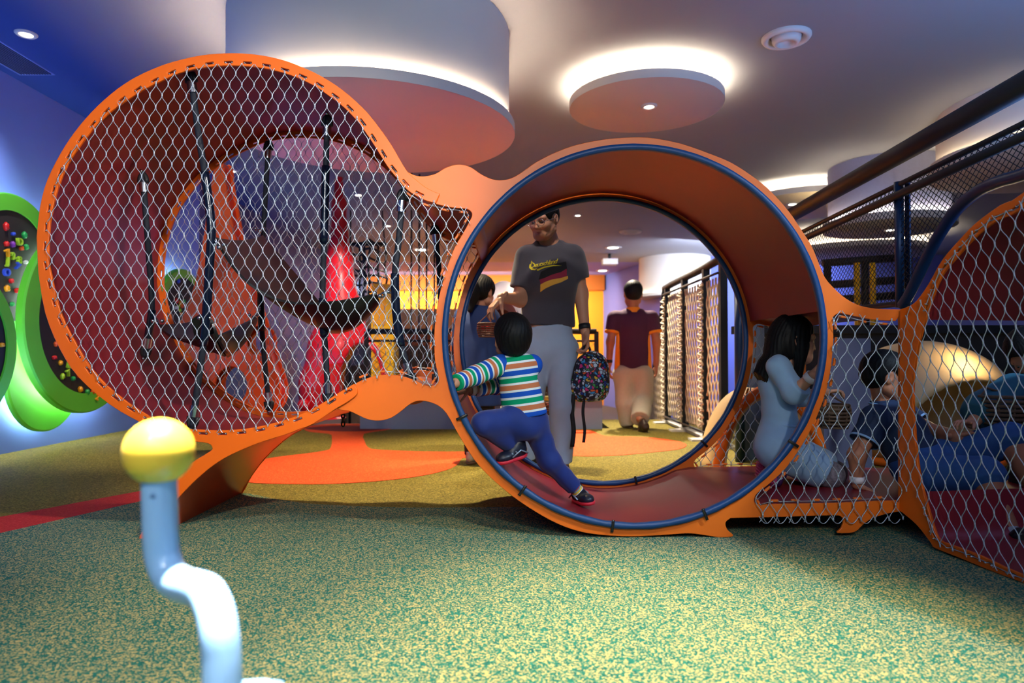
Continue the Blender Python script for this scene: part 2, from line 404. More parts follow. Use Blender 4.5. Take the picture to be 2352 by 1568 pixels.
w = MB(); w.sheet([[(2.55, BY, -.7), (2.55, BY, CZ)], [(3.35, 15.4, -.7), (3.35, 15.4, CZ)], [(RX, 15.0, -.7), (RX, 15.0, CZ)]], .1)
w.build('wall_corner', mat('blue_far_paint', (104, 118, 220), .65, var=.05), None, False, 'structure')
w = MB(); w.box((RX, FY, -.7), (RX + .2, BY, CZ)); w.build('wall_right', mat('grey_blue_paint', (96, 104, 150), .7, var=.04), None, False, 'structure')
w = MB(); w.box((LX - .3, FY - .2, -.7), (RX, FY, CZ)); w.build('wall_behind', mat('pale_wall_paint', (150, 148, 160), .7, var=.04), None, False, 'structure')
# lower wall at the drop, amber recess (far counter)
w = MB(); w.box((-1.6, 7.2, -.6), (.95, 7.34, .30)); w.build('wall_parapet', mat('grey_blue_wall', (128, 142, 172), .7, var=.04), None, False, 'structure')
w = MB(); w.box((-1.6, 7.16, .30), (.95, 7.38, .34)); w.build('trim_2', mat('olive_sill', (160, 140, 50), .7), None, False, 'structure')
# ================================================================== ceiling fixtures
def downlight(c, label, r=.06, tilt=None, up=0.006, power=0, col=(1, .9, .74), ang=70, fix='recessed downlights'):
    o = thing('ceiling_downlight', label, 'light', c, fix)
    a = MB(); a.lathe([(r * .72, .0), (r * .74, -.012), (r * 1.05, -.014), (r * 1.2, -.004), (r * 1.2, .004)], c, 28); a.build('trim_ring', WHITE, o)
    b = MB(); b.lathe([(0.0005, -.006), (r * .72, -.006), (r * .72, .002)], c, 24); b.build('lens', LAMP, o)
    if power: spot(V(c) - V((0, 0, .03)), V(c) - V((0, 0, 3)) if tilt is None else tilt, power, col, ang)
    return o
def spot(loc, target, e, col=(1, .9, .75), ang=60, blend=.6, size=.06):
    l = bpy.data.lights.new('spot', 'SPOT'); l.energy = e; l.color = col; l.spot_size = math.radians(ang); l.spot_blend = blend; l.shadow_soft_size = size
    o = bpy.data.objects.new('spot', l); COL.objects.link(o); o.location = loc
    o.rotation_euler = (V(target) - V(loc)).to_track_quat('-Z', 'Y').to_euler(); return o
def area(loc, target, e, col, sx, sy=None):
    l = bpy.data.lights.new('area', 'AREA'); l.energy = e; l.color = col; l.shape = 'RECTANGLE'; l.size = sx; l.size_y = sy or sx
    o = bpy.data.objects.new('area', l); COL.objects.link(o); o.location = loc
    o.rotation_euler = (V(target) - V(loc)).to_track_quat('-Z', 'Y').to_euler(); return o
def pt(loc, e, col, r=.05):
    l = bpy.data.lights.new('lamp', 'POINT'); l.energy = e; l.color = col; l.shadow_soft_size = r
    o = bpy.data.objects.new('lamp', l); COL.objects.link(o); o.location = loc; return o
def drum(c, R, zb, rim, rs, label, dcol, scol, cove=8, light=None, glow=COVE, mrim=None):
    """round ceiling drum: stem up to the ceiling, wider disc below with a lamp strip hidden above the disc"""
    x, y = c; o = thing('ceiling_drum', label, 'ceiling feature', (x, y, zb), 'round ceiling drums')
    a = MB(); a.lathe([(rs, zb + rim * .5), (rs, CZ + .01)], (x, y, 0), 96); a.build('stem', scol, o)
    b = MB(); b.lathe([(R, zb), (R, zb + rim), (R - .025, zb + rim), (R - .025, zb + rim * .55), (rs, zb + rim * .55)], (x, y, 0), 96); b.build('rim', mrim or WHITE, o, sh=30)
    d = MB(); d.lathe([(.0005, zb - .001), (R - .003, zb - .001), (R, zb + .004)], (x, y, 0), 96); d.build('soffit', dcol, o)
    e = MB(); rr = (R + rs) / 2 - .01; e.lathe([(rr - .018, zb + rim * .6), (rr - .018, zb + rim * .6 + .012), (rr + .018, zb + rim * .6 + .012), (rr + .018, zb + rim * .6)], (x, y, 0), 96)
    e.build('light_strip', glow, o)
    return o
PINK = mat('pink_soffit', (250, 206, 206), .6, var=.02, scale=2)
DRUMW = mat('drum_paint', (238, 232, 226), .65, var=.03, scale=1.2)
TAUPE = mat('taupe_soffit', (206, 186, 174), .7, var=.02, scale=2)
strong = mat('cove_glow_strong', (255, 240, 214), .5, var=0, emit=((255, 236, 206), 42))
cov2 = mat('cove_glow_big', (255, 240, 214), .5, var=0, emit=((255, 228, 196), 200))
drum((-.965, 4.70), .985, 2.30, .062, .945, 'huge white ceiling drum with pink underside above the left tunnel loop', PINK, DRUMW, glow=cov2)
drum((1.10, 5.58), .625, 2.81, .066, .53, 'small grey ceiling disc with a bright glowing halo above the middle ring', TAUPE, DRUMW, glow=strong)
dl1 = PZ(1491, 243, 2.807); downlight((dl1.x, dl1.y, 2.806), 'small downlight set in the grey glowing ceiling disc', .055)
drum((4.02, 9.3), .92, 2.81, .075, .84, 'flat glowing ceiling drum with warm underside above the black handrail', mat('cream_soffit', (226, 206, 160), .7), DRUMW, glow=strong)
drum((4.42, 8.0), .70, 2.26, .085, .64, 'tall bluish white ceiling drum behind the blue railing post', mat('khaki_soffit', (190, 180, 150), .7), mat('blue_white', (196, 200, 236), .7), glow=strong)
drum((6.3, 12.6), 1.3, 2.62, .09, 1.2, 'broad far ceiling drum seen through the black railing mesh', TAUPE, DRUMW, glow=strong)
drum((3.72, 15.6), .88, 2.10, .07, .80, 'white ceiling drum beyond the rope net fence', TAUPE, DRUMW)
drum((4.9, 6.0), 1.05, 2.45, .10, .98, 'large curved white ceiling drum at the right above the second orange ring', TAUPE, DRUMW, glow=COVE)
for px, py, z, lb in [(1820, 468, 2.806, 'downlight in the warm underside of the flat ceiling drum above the handrail'), (2045, 527, 2.256, 'downlight in the underside of the tall bluish ceiling drum behind the mesh')]:
    p = PZ(px, py, z); downlight((p.x, p.y, z), lb, .07)
for px, py, lb, pw in [(60, 77, 'downlight in the dark blue ceiling corner at upper left', 0), (1327, 494, 'downlight on the grey ceiling just above the standing man', 0), (1408, 568, 'downlight on the grey ceiling between the two round air vents', 0),
                       (533, 392, 'downlight on the dark ceiling seen through the left loop, beside the orange band', 0), (823, 447, 'downlight on the ceiling to the right of the red cone tip', 0), (891, 518, 'downlight on the ceiling seen below the red cone tip, through the net', 0),
                       (966, 573, 'downlight on the ceiling far behind the black hanging ropes', 0), (1384, 621, 'large downlight on the far lilac ceiling above the orange wall', 0), (1950, 627, 'downlight far behind the yellow posts', 0), (1895, 577, 'downlight on the khaki ceiling seen through the railing mesh', 0)]:
    p = PZ(px, py, CZ); downlight((p.x, p.y, CZ), lb, .058 if p.y < 12 else .15, power=pw)
def diffuser(px, py, r, label):
    p = PZ(px, py, CZ); c = (p.x, p.y, CZ); o = thing('air_vent', label, 'air vent', c, 'round ceiling air vents')
    a = MB(); a.lathe([(r, .0), (r, -.012), (r * .93, -.028), (r * .80, -.030), (r * .70, -.012), (r * .66, .0)], c, 48); a.build('outer_ring', WHITE, o)
    b = MB(); b.lathe([(r * .60, -.004), (r * .57, -.034), (r * .50, -.05), (r * .36, -.056), (r * .33, -.03), (.0005, -.026)], c, 48); b.build('inner_cone', WHITE, o)
diffuser(1806, 84, .165, 'round white air vent on the bare ceiling beside the glowing disc')
diffuser(1448, 531, .20, 'round white air vent on the ceiling seen inside the middle ring')
p = PZ(1400, 583, CZ); o = thing('projector', 'small ceiling projector with a violet light seen inside the middle ring', 'projector', (p.x, p.y, CZ))
b = MB(); b.tube([(p.x, p.y, CZ), (p.x, p.y, CZ - .12)], .03); b.build('mount', BLACKM, o)
b = MB(); b.box((p.x - .16, p.y - .15, CZ - .24), (p.x + .16, p.y + .15, CZ - .12)); b.build('body', WHITE, o, False)
b = MB(); b.ball((p.x + .05, p.y - .155, CZ - .18), .025); b.build('lens', mat('violet_lamp', (120, 90, 255), emit=((110, 80, 255), 12), var=0), o)
# linear air grille at the upper left
c = [PZ(x, y, CZ) for x, y in [(0, 108), (112, 171), (68, 172), (-60, 96)]]
o = thing('air_grille', 'long louvred air grille in the dark blue ceiling corner', 'air vent', c[0])
b = MB()
e1 = (c[1] - c[0]); L = 1.3; e1n = V((0, 1, 0)); x0 = c[1].x - .22; y1 = c[1].y
b.box((x0 - .01, y1 - 1.3, CZ - .006), (x0, y1, CZ)); b.box((x0 + .26, y1 - 1.3, CZ - .006), (x0 + .27, y1, CZ)); b.box((x0, y1 - .012, CZ - .006), (x0 + .26, y1, CZ)); b.build('grille_frame', BLUEW, o, False)
b = MB()
for i in range(12): b.box((x0 + .01 + i * .021, y1 - 1.28, CZ - .008), (x0 + .016 + i * .021, y1 - .012, CZ))
b.build('louvre', mat('dark_louvre', (60, 80, 130), .6), o, False)
# ================================================================== light
wd = bpy.data.worlds.new('world'); SC.world = wd; wd.use_nodes = True
wd.node_tree.nodes['Background'].inputs[0].default_value = (.40, .46, .62, 1); wd.node_tree.nodes['Background'].inputs[1].default_value = .25
WARM = (1, .78, .50); NEU = (1, .92, .82); BLU = (.10, .28, 1.0)
spot((.75, 1.35, 2.95), (.5, 1.7, 0), 820, (1, .76, .40), 46, 1)          # foreground pool of warm light
spot((-.35, 1.3, 2.95), (-.45, 1.85, 0), 330, (1, .86, .6), 58, 1)
spot((-.49, .99, 2.95), (-.485, .97, 0), 2400, NEU, 15, .5)
spot((-.75, -.7, 2.6), (-.52, 1.0, .45), 120, NEU, 15, .5)                   # onto the crank
spot((-.55, 4.75, 2.25), (-.45, 4.75, 0), 300, (1, .80, .48), 95, .7)        # red path under the left loop
spot((.75, 5.9, 2.75), (.75, 5.6, 0), 300, (1, .84, .55), 80, .7)           # red path behind the ring
spot((-2.6, 5.6, 2.95), (-2.7, 5.9, 0), 190, (1, .84, .5), 60, .8)
spot((-.3, -1.5, 2.7), (-1.45, 3.2, 1.15), 330, NEU, 40, .7)                  # front of the left loop
spot((.7, -1.6, 2.7), (.55, 2.9, .95), 170, NEU, 38, .7)                       # front of the middle ring
spot((2.6, 1.0, 2.9), (1.8, 2.2, .4), 320, (.62, .82, 1), 80, .9)
spot((1.1, 8.1, 2.9), (1.7, 7.0, .6), 800, (1, .86, .66), 70, .7)           # rope net
pt((3.1, 4.55, .8), 5, (1, .75, .38), .1)
area((LX + .9, 3.6, .5), (LX + .7, 3.6, 3.0), 26, BLU, 3.5, 1.2)            # blue wall washer
area((LX + 1.2, 9.5, .6), (LX + .9, 9.5, 3.0), 16, BLU, 5, 1.5)
spot((-1.0, 4.4, 2.9), (-2.2, 5.4, 1.0), 160, NEU, 60, .7)
spot((-1.4, 6.6, 2.9), (-2.2, 8.4, .9), 300, NEU, 50, .7)
area((3.4, 1.6, 1.3), (3.3, 1.6, 3.0), 150, (.22, .42, 1), 3, 2)
area((0, -1.8, 2.9), (0, 4, 1.6), 80, (.62, .8, 1), 4, 1.5)                    # unseen fill light added behind the camera
spot((1.3, 1.0, 2.95), (-2.0, 3.35, .75), 330, NEU, 36, .7)
spot((.05, 3.1, 2.95), (.2, 4.15, 1.35), 80, NEU, 50, .7)
area((0, 13.5, 2.9), (0, 14, 0), 260, (1, .9, .78), 5, 3)
area((-1, 17.5, 2.5), (-1, 19, 1.2), 300, (1, .80, .45), 6, .6)             # amber wall washer
area((5, 13.5, 2.5), (4, 16, 1.6), 120, (.7, .78, 1), 4, 1)
cy = SC.cycles
cy.max_bounces = 3; cy.diffuse_bounces = 2; cy.glossy_bounces = 2; cy.transmission_bounces = 2; cy.caustics_reflective = False; cy.caustics_refractive = False
cy.sample_clamp_indirect = 4.0; cy.adaptive_threshold = .15
# ================================================================== climbing tunnel
Y0, Y1 = 2.90, 3.86
S0 = F / Y0
def xz(px, py, Y=Y0):
    p = P(px, py, Y); return V((p.x, p.z))
TOP = [(88, 546), (96, 476), (112, 416), (144, 352), (176, 304), (214, 259), (258, 218), (303, 186), (351, 162), (399, 144.6), (462, 130), (517, 125), (558, 125), (606, 130), (654, 141), (695, 156), (739, 177), (787, 208), (835, 250), (867, 288), (899, 333), (921, 371)]
L_SEAM = [(937, 396), (956, 414), (978, 431), (1001, 443), (1010, 445.5), (1006, 457), (1001, 468)]
L_IN_TOP = [(115, 600), (115.7, 562), (118, 520), (125, 479), (137, 431.5), (160, 377), (185, 339), (217, 298), (252, 263), (287, 237), (329, 210), (367, 191), (415, 170), (462, 159), (517, 153.5), (574, 155), (622, 162), (672, 176), (723, 199), (755, 221), (787, 245), (819, 277), (844, 310.5), (867, 345.5), (889, 381), (911, 409), (937, 438), (962, 454), (982, 463)]
L_IN_BOT = [(806, 886), (778, 902.5), (733, 930.5), (680, 956), (609, 976), (563, 984), (511, 987.5), (465, 986), (412, 981), (347, 955.6), (271, 904), (217, 850), (179, 790), (146, 725), (127, 660)]
L_OUT_BOT = [(814, 881), (821, 893), (820, 906), (797, 924), (773, 938), (720, 973), (691, 984), (658, 997), (609, 1012), (567, 1028), (520, 1050), (480, 1077), (440, 1113), (406, 1150), (376, 1192), (352, 1236),
             (322, 1236), (340, 1203), (365, 1160), (406, 1100), (440, 1064), (484, 1036), (490, 1027), (480, 1017), (438, 1011), (380, 995), (325, 969), (255, 928), (184, 866), (141, 801), (108, 720), (92, 628)]
leftouter = cr([xz(*p) for p in TOP + L_SEAM], 3, False) + cr([xz(*p) for p in list(reversed([(x, y) for x, y in L_IN_TOP]))], 3, False) + cr([xz(*p) for p in reversed(L_IN_BOT)], 3, False) + cr([xz(*p) for p in L_OUT_BOT], 3, False)
C_TOP = [(915, 385), (937, 395), (956, 403), (978, 404), (1001, 398), (1023, 385), (1045, 378), (1064, 378), (1084, 385), (1106, 400), (1131, 411), (1154, 413), (1176, 408), (1200, 394), (1232, 371.5), (1280, 347.6), (1328, 331), (1391, 319), (1455, 314.7), (1503, 317), (1567, 330), (1630, 352), (1678, 372), (1723, 400), (1765, 433), (1811, 483), (1841, 527), (1864, 563), (1879, 598), (1895, 636), (1918, 663), (1945, 686), (1975, 701), (2013, 708.5), (2062, 710)]
C_RIGHT = [(2076, 710), (2076, 1174)]
C_BOT = [(2070, 1174), (2042, 1179), (2005, 1190), (1983, 1205), (1963, 1222), (1924, 1224), (1933, 1212.5), (1938, 1196), (1933, 1187), (1913, 1183.5), (1800, 1187), (1691, 1189.6), (1676, 1192), (1667, 1201), (1671, 1216), (1685, 1231), (1654, 1234), (1617, 1229), (1580, 1225), (1520, 1229), (1450, 1232), (1386, 1229), (1333, 1221), (1281, 1203), (1228, 1174), (1175, 1138), (1123, 1093), (1088, 1054), (1053, 998), (1025, 949), (1000, 928), (966, 920), (943, 927), (920, 945), (897, 960), (871, 966), (845, 963), (822, 953), (802, 944), (776, 940), (760, 930)]
C_NOTCH = [(795, 893), (812, 883), (831, 873), (855, 865), (890, 860), (925, 864), (954, 874), (978, 885), (1000, 883), (1006, 862), (999, 829), (997, 783), (999, 741), (1006, 692), (1017, 646), (1031, 601), (1045, 566), (1064, 534), (1078, 508), (1084, 494), (1080, 484), (1068, 479), (1036, 476), (997, 467), (965, 455), (935, 432)]
cenouter = cr([xz(*p) for p in C_TOP], 3, False) + [xz(*p) for p in C_RIGHT] + cr([xz(*p) for p in C_BOT], 3, False) + cr([xz(*p) for p in C_NOTCH], 3, False)
RC = xz(1456.5, 770); RR = 451 / S0
def circ(r, n=128): return [RC + V((math.cos(2 * PI * i / n), math.sin(2 * PI * i / n))) * r for i in range(n)]
R_HOLE = [(1913, 735), (1918, 724), (1930, 719), (1950, 723), (1987, 731), (2024, 735.5), (2058, 737), (2066, 740), (2066, 940), (2066, 1140), (2060, 1149), (2024, 1150), (1913, 1155), (1802, 1157), (1745, 1158), (1734, 1153), (1734, 1141), (1743, 1130), (1765, 1113), (1802, 1079), (1835, 1035), (1865, 983), (1887, 931.5), (1902, 883), (1911, 828), (1915, 772)]
rhole = cr([xz(*p) for p in R_HOLE], 3, True)
def slots(contour, off, step, L=.038, h=.0095, start=.02, rng=None, skip=None):
    """short slots punched beside the contour (offset to its right-hand side when off > 0)"""
    q = resample(contour, .004); out = []; mids = []; n = int(step / .004); i = int(start / .004)
    while i < len(q) - 3:
        p = q[i]; t = (q[min(i + 2, len(q) - 1)] - q[max(i - 2, 0)]).normalized(); nn = V((t.y, -t.x)); c = p + nn * off
        if not (skip and skip(c)):
            out.append([c + t * (L / 2) * a + nn * (h / 2) * b for a, b in ((-1, -.6), (-.9, -1), (.9, -1), (1, -.6), (1, .6), (.9, 1), (-.9, 1), (-1, .6))])
            mids.append((c, p - nn * .012, t))
        i += n
    return out, mids
lin_in = cr([xz(*p) for p in L_IN_BOT + L_IN_TOP], 3, False)          # clockwise: bottom-right -> left -> top-right
sl, ml = slots(lin_in, -.0155, .0825)
lc = cr([xz(*p) for p in C_NOTCH], 3, False)
sc_, mc = slots(lc, -.015, .083, start=.09)
rhp = [xz(*p) for p in R_HOLE]; rh_l = cr([rhp[0]] + rhp[:0:-1], 3, False)
sr, mr = slots(cr([rhp[-1 - i] for i in range(len(rhp))] + [rhp[-1]], 3, False), -.0135, .088, L=.034, skip=lambda c: c.x > 1.62)
TUN = thing('climbing_tunnel', 'large orange climbing tunnel of round openings with wire nets and maroon lining', 'play structure', (.3, 3.4, 0))
EX, EZ, EYd = V((1, 0, 0)), V((0, 0, 1)), V((0, 1, 0))
def fr(Y): return (V((0, Y, 0)), EX, EZ, EYd)
TP = .012
pl = plate('frame_panel', leftouter, sl, TP, ORANGE, TUN, fr(Y0 - .006))
pc = plate('frame_panel', cenouter, [circ(431 / S0)] + [rhole] + sr + [s for s, m in zip(sc_, mc)], TP, ORANGE2, TUN, fr(Y0 + .0075))
for src in (pl, pc):
    c = src.copy(); COL.objects.link(c); c.parent = TUN; c.location = src.location + V((0, Y1 - Y0, 0))
# ---- lining
def lining(path, name='tunnel_lining', th=.006, y0=Y0 + .014, y1=Y1 - .004, m=MAROON, closed=False):
    q = resample(path, .02, closed); b = MB(); n = len(q); vs = []
    A = []
    for i, p in enumerate(q):
        t = (q[min(i + 1, n - 1)] - q[max(i - 1, 0)]).normalized(); A.append(V((t.y, -t.x)))
    g = [[V((p.x + nn.x * o, y, p.y + nn.y * o)) for (o, y) in ((0, y0), (0, (y0 + y1) / 2), (0, y1), (th, y1), (th, (y0 + y1) / 2), (th, y0), (0, y0))] for p, nn in zip(q, A)]
    b.sheet(g); e = [V((v[0], v[1], v[2])) for v in g[0][:6]]; b.add(e, [(0, 1, 2, 3, 4, 5)]); e = list(g[-1][:6]); b.add(e, [(5, 4, 3, 2, 1, 0)])
    return b.build(name, m, TUN, True, sh=40)
def ang(px, py): p = xz(px, py) - RC; return math.atan2(p.y, p.x)
def arc(a0, a1, r=RR, n=60): return [RC + V((math.cos(a0 + (a1 - a0) * i / n), math.sin(a0 + (a1 - a0) * i / n))) * r for i in range(n + 1)]
off_in = offset(lin_in, 0)
loopL = cr([xz(*p) for p in [(1000, 883), (978, 885), (954, 874), (925, 864), (890, 860), (855, 865), (831, 873)]], 3, False) + [p for p in cr([xz(*p) for p in L_IN_BOT + L_IN_TOP], 3, False)] + cr([xz(*p) for p in [(997, 464), (1036, 473), (1068, 474), (1082, 480), (1080, 497), (1066, 520)]], 3, False)
# push outward a little so the lining sits behind the frame lip
loopL = [p for p in loopL]
lo = [];
for i, p in enumerate(loopL):
    t = (loopL[min(i + 2, len(loopL) - 1)] - loopL[max(i - 2, 0)]).normalized(); lo.append(p + V((t.y, -t.x)) * -.036)
loopL = lo[::-1]
aN = ang(1082, 525)
aS = ang(1898, 715)
lining(loopL)
up = arc(aN - 0.0, aS, RR, 90) + cr([xz(*p) for p in [(1915, 700), (1935, 708), (1955, 712), (1987, 720), (2024, 725), (2064, 727)]], 3, False)
lining(up[::-1])
aW = ang(1026, 870); aB = ang(1665, 1157)
dn = [xz(1000, 902)] + arc(aW, aB + (2 * PI if aB < aW else 0), RR, 80) + [xz(1720, 1160), xz(1900, 1159), xz(2064, 1155)]
lining(dn[::-1])
legp = cr([xz(*p) for p in [(812, 912), (773, 938), (720, 970), (658, 995), (609, 1010), (567, 1026), (520, 1048), (480, 1075), (440, 1111), (406, 1148), (376, 1190), (350, 1236)]], 3, False)
lining(legp, 'leg_panel', .010, m=mat('orange_leg_panel', (206, 70, 20), .3, var=.08, scale=4))
# ---- navy edge padding
def pad(Y, r, name):
    b = MB(); rr = 9 / S0
    n = 160; pr = [(-.012, -.011), (-.012, .011), (0, .014), (.012, .011), (.013, 0), (.012, -.011), (0, -.014)]
    vs = []
    for i in range(n):
        a = 2 * PI * i / n; d = V((math.cos(a), math.sin(a)))
        wob = 1 + .10 * math.sin(a * 37) * (1 if math.sin(a) < -.3 else .25)
        for o, y in pr: q = RC + d * (r + o * wob); vs.append(V((q.x, Y + y * 1.15, q.y)))
    m = len(pr); fs = [(i * m + k, i * m + (k + 1) % m, ((i + 1) % n) * m + (k + 1) % m, ((i + 1) % n) * m + k) for i in range(n) for k in range(m)]
    b.add(vs, fs)
    o = b.build(name, NAVYPAD, TUN)
    for a in ([-1.69, -1.2, -2.2, -.6, -2.7] if Y < 3 else [-1.35, -1.9, -.8, -2.5]):
        d = V((math.cos(a), math.sin(a))); q = RC + d * r; t = V((-d.y, d.x))
        s = MB(); pts = []
        for k in range(9):
            f = -.022 + .052 * k / 8; w_ = RC + d * (r + f); pts.append([V((w_.x + t.x * j, Y - .019 + .004 * abs(k - 4) / 4, w_.y + t.y * j)) for j in (-.006, .006)])
        s.sheet(pts, .003); s.build('tie_strap', BLACKR, o)
    return o
pad(Y0 - .002, 434.5 / S0, 'edge_padding'); pad(Y1 + .004, 434.5 / S0, 'edge_padding')
# ---- right section: a second frame turned towards the camera
RO = V((xz(2066, 900).x, Y0 + .002, 0)); RD = V((.15, -.989, 0)).normalized(); RN = V((.989, .15, 0)).normalized()
def rp(px, py):
    p = PP(px, py, RO, RN); return V(((p - RO).dot(RD), p.z))
RO_TOP = [rp(*p) for p in [(2070, 710), (2090, 703), (2109, 689), (2136, 651), (2166, 598), (2205, 552), (2243, 513), (2300, 471), (2352, 443)]]
RO_BOT = [rp(*p) for p in [(2352, 1343), (2282, 1313), (2212, 1283), (2150, 1258), (2141, 1247), (2110, 1207), (2079, 1180), (2070, 1174)]]
RO_BOT = [V((p.x, max(p.y, .004))) for p in RO_BOT]
far_o = [V((.85, 1.47)), V((1.05, 1.50)), V((1.25, 1.42)), V((1.42, 1.22)), V((1.5, .9)), V((1.48, .55)), V((1.36, .25)), V((1.15, .03)), V((.9, .004))]
RI_TOP = [rp(*p) for p in [(2101, 957), (2099, 903), (2101, 858), (2110, 800), (2119, 765), (2128, 735), (2143, 686), (2166, 632), (2197, 594), (2243, 544), (2293, 506), (2352, 477)]]
RI_BOT = [rp(*p) for p in [(2352, 1319), (2257, 1276), (2186, 1250), (2162, 1240), (2150, 1220), (2137, 1178), (2123, 1128), (2112, 1075), (2105, 1015)]]
far_i = [V((.85, 1.41)), V((1.05, 1.44)), V((1.22, 1.37)), V((1.37, 1.18)), V((1.44, .9)), V((1.42, .57)), V((1.31, .29)), V((1.1, .08)), V((.9, .045))]
router = [rp(2068, 1174)] + [rp(2068, 940)] + cr(RO_TOP + far_o + RO_BOT, 3, False)
rinner = cr(RI_TOP + far_i + RI_BOT, 3, True)
rin_path = cr(RI_TOP[5:] + far_i + RI_BOT[:7], 3, False)
srr, mrr = slots(rin_path, -.014, .088, L=.034, start=.05)
RFR = (RO, RD, EZ, RN)
pr_ = plate('frame_panel', router, [rinner] + srr, TP, ORANGE, TUN, RFR)
c = pr_.copy(); COL.objects.link(c); c.parent = TUN; c.location = pr_.location + RN * 1.0
rl = resample(rin_path, .02)
g = []
for i, p in enumerate(rl):
    t = (rl[min(i + 1, len(rl) - 1)] - rl[max(i - 1, 0)]).normalized(); nn = V((-t.y, t.x)); nn = nn
    g.append([RO + RD * (p.x + nn.x * o) + EZ * (p.y + nn.y * o) + RN * d for o, d in ((.004, .008), (.004, .99), (.016, .99), (.016, .008), (.004, .008))])
b = MB(); b.sheet(g); b.build('tunnel_lining', MAROON, TUN, True, sh=40)
# ---- wire nets
def net(name, poly, fr_, w, h, r=.0021, phase=0.0, parent=TUN, m=STEEL, knots=True, warp=.004, seed=1, slope=0.0):
    o0, ex, ey, ez = fr_
    xs = [p[0] for p in poly]; ys = [p[1] for p in poly]; x0, x1, y0, y1 = min(xs), max(xs), min(ys), max(ys)
    hw = w / 2; n = int((x1 - x0) / hw) + 2; sub = 10; lev = int((y1 - y0) / (h / 2)) + 3
    rnd = random.Random(seed); ph = [rnd.uniform(0, 6.28) for _ in range(4)]
    vs = []; fs = []; K = 5
    def wp(x, y):
        dx = warp * (math.sin(7 * y + ph[0]) + math.sin(4 * x + 3 * y + ph[1])); dy = warp * 1.2 * (math.sin(6 * x + ph[2]) + math.sin(5 * y - 4 * x + ph[3]))
        return x + dx + slope * (y - y0), y + dy
    for i in range(n):
        pts = []
        for k in range(lev):
            s0 = ((i + k) % 2); s1 = ((i + k + 1) % 2)
            for j in range(sub):
                t = j / sub; e = min(1, max(0, (t - .10) / .80)); e = e * e * (3 - 2 * e) * .85 + e * .15
                a = (s0 + (s1 - s0) * e); x = x0 + phase * w + (i + a) * hw + (r * .9 if a < .5 else -r * .9) * (1 - abs(2 * min(a, 1 - a)))
                y = y0 + (k + t) * h / 2 - h * .25
                pts.append(wp(x, y))
        X = np.array(pts); ins = inpoly(X[:, 0], X[:, 1], poly)
        run = []
        for q, ok in list(zip(pts, ins)) + [((0, 0), False)]:
            if ok: run.append(q)
            elif run:
                if len(run) > 2:
                    base = len(vs); L = len(run)
                    for a, (x, y) in enumerate(run):
                        xa, ya = run[max(a - 1, 0)]; xb, yb = run[min(a + 1, L - 1)]; tx, ty = xb - xa, yb - ya; tl = math.hypot(tx, ty) + 1e-9
                        nx, ny = -ty / tl, tx / tl; c0 = o0 + ex * x + ey * y
                        for kk in range(K):
                            cc, ss = math.cos(2 * PI * kk / K) * r, math.sin(2 * PI * kk / K) * r
                            vs.append(c0 + ex * (nx * cc) + ey * (ny * cc) + ez * ss)
                    for a in range(L - 1):
                        for kk in range(K): fs.append((base + a * K + kk, base + (a + 1) * K + kk, base + (a + 1) * K + (kk + 1) % K, base + a * K + (kk + 1) % K))
                run = []
    if knots:
        for i in range(n):
            for k in range(lev):
                if (i + k) % 2 == 0: continue
                x, y = wp(x0 + phase * w + (i + 1) * hw, y0 + k * h / 2 - h * .25 + h * .0)
                if not inpoly(np.array([x]), np.array([y]), poly)[0]: continue
                base = len(vs)
                for yy in (-.006, .006):
                    for kk in range(6):
                        vs.append(o0 + ex * (x + math.cos(kk * PI / 3) * r * 2.0) + ey * (y + yy) + ez * (math.sin(kk * PI / 3) * r * 1.5))
                for kk in range(6): fs.append((base + kk, base + (kk + 1) % 6, base + 6 + (kk + 1) % 6, base + 6 + kk))
                fs.append(tuple(base + kk for kk in range(5, -1, -1))); fs.append(tuple(base + 6 + kk for kk in range(6)))
    return mesh(name, vs, fs, m, parent)
def lacing(mids, fr_, parent, rr=.0019, fy=.0):
    o0, ex, ey, ez = fr_; b = MB(); rnd = random.Random(3)
    def W(p, d): return o0 + ex * p.x + ey * p.y + ez * d
    w = []; last = None
    for c, e, t in mids:
        if last is not None and (c - last).length > .25:
            b.tube(w, rr, 5); w = []
        last = c
        j = rnd.uniform(-.008, .008)
        w += [W(e - t * (.012 + j), -.006), W((e - t * .012).lerp(c - t * .014, .5), -.013), W(c - t * .014, -.010), W(c - t * .012, .006), W(c + t * .012, .006), W(c + t * .014, -.010), W((e + t * .02).lerp(c + t * .014, .5), -.013), W(e + t * (.020 + j), -.006)]
    b.tube(w, rr, 5)
    return b.build('net_lacing', STEEL, parent)
def shrinkpoly(path, d):
    return offset(path, d)
Lhole = [p for p in lin_in] + cr([xz(*p) for p in [(1001, 470), (1036, 478), (1068, 480), (1082, 490), (1080, 506), (1062, 536), (1043, 568), (1029, 603), (1015, 648), (1004, 694), (997, 741), (995, 783), (997, 829), (1004, 862), (998, 882), (978, 885), (954, 874), (925, 864), (890, 860), (855, 865), (831, 873)]], 2, False)
Lnet = offset(Lhole, .010)
nf = net('wire_net', Lnet, fr(Y0 - .017), .0515, .1005, .0016, seed=1)
nb = net('wire_net', Lnet, fr(Y1 + .017), .0515, .1005, .0013, phase=.31, seed=2, warp=.009)
lacing(ml + mc[1:], fr(Y0), TUN); lacing(ml + mc[1:], (V((0, Y1 + .004, 0)), EX, EZ, V((0, 1, 0))), TUN)
RN1 = [p + V((0, 0)) for p in offset(rhole, .012)]
zb = xz(1900, 1155).y; RN1 = [V((p.x, p.y - (.065 if p.y < zb + .004 else 0))) for p in RN1]
net('wire_net', RN1, fr(Y0 - .015), .060, .118, .0018, seed=3, warp=.006, slope=.02)
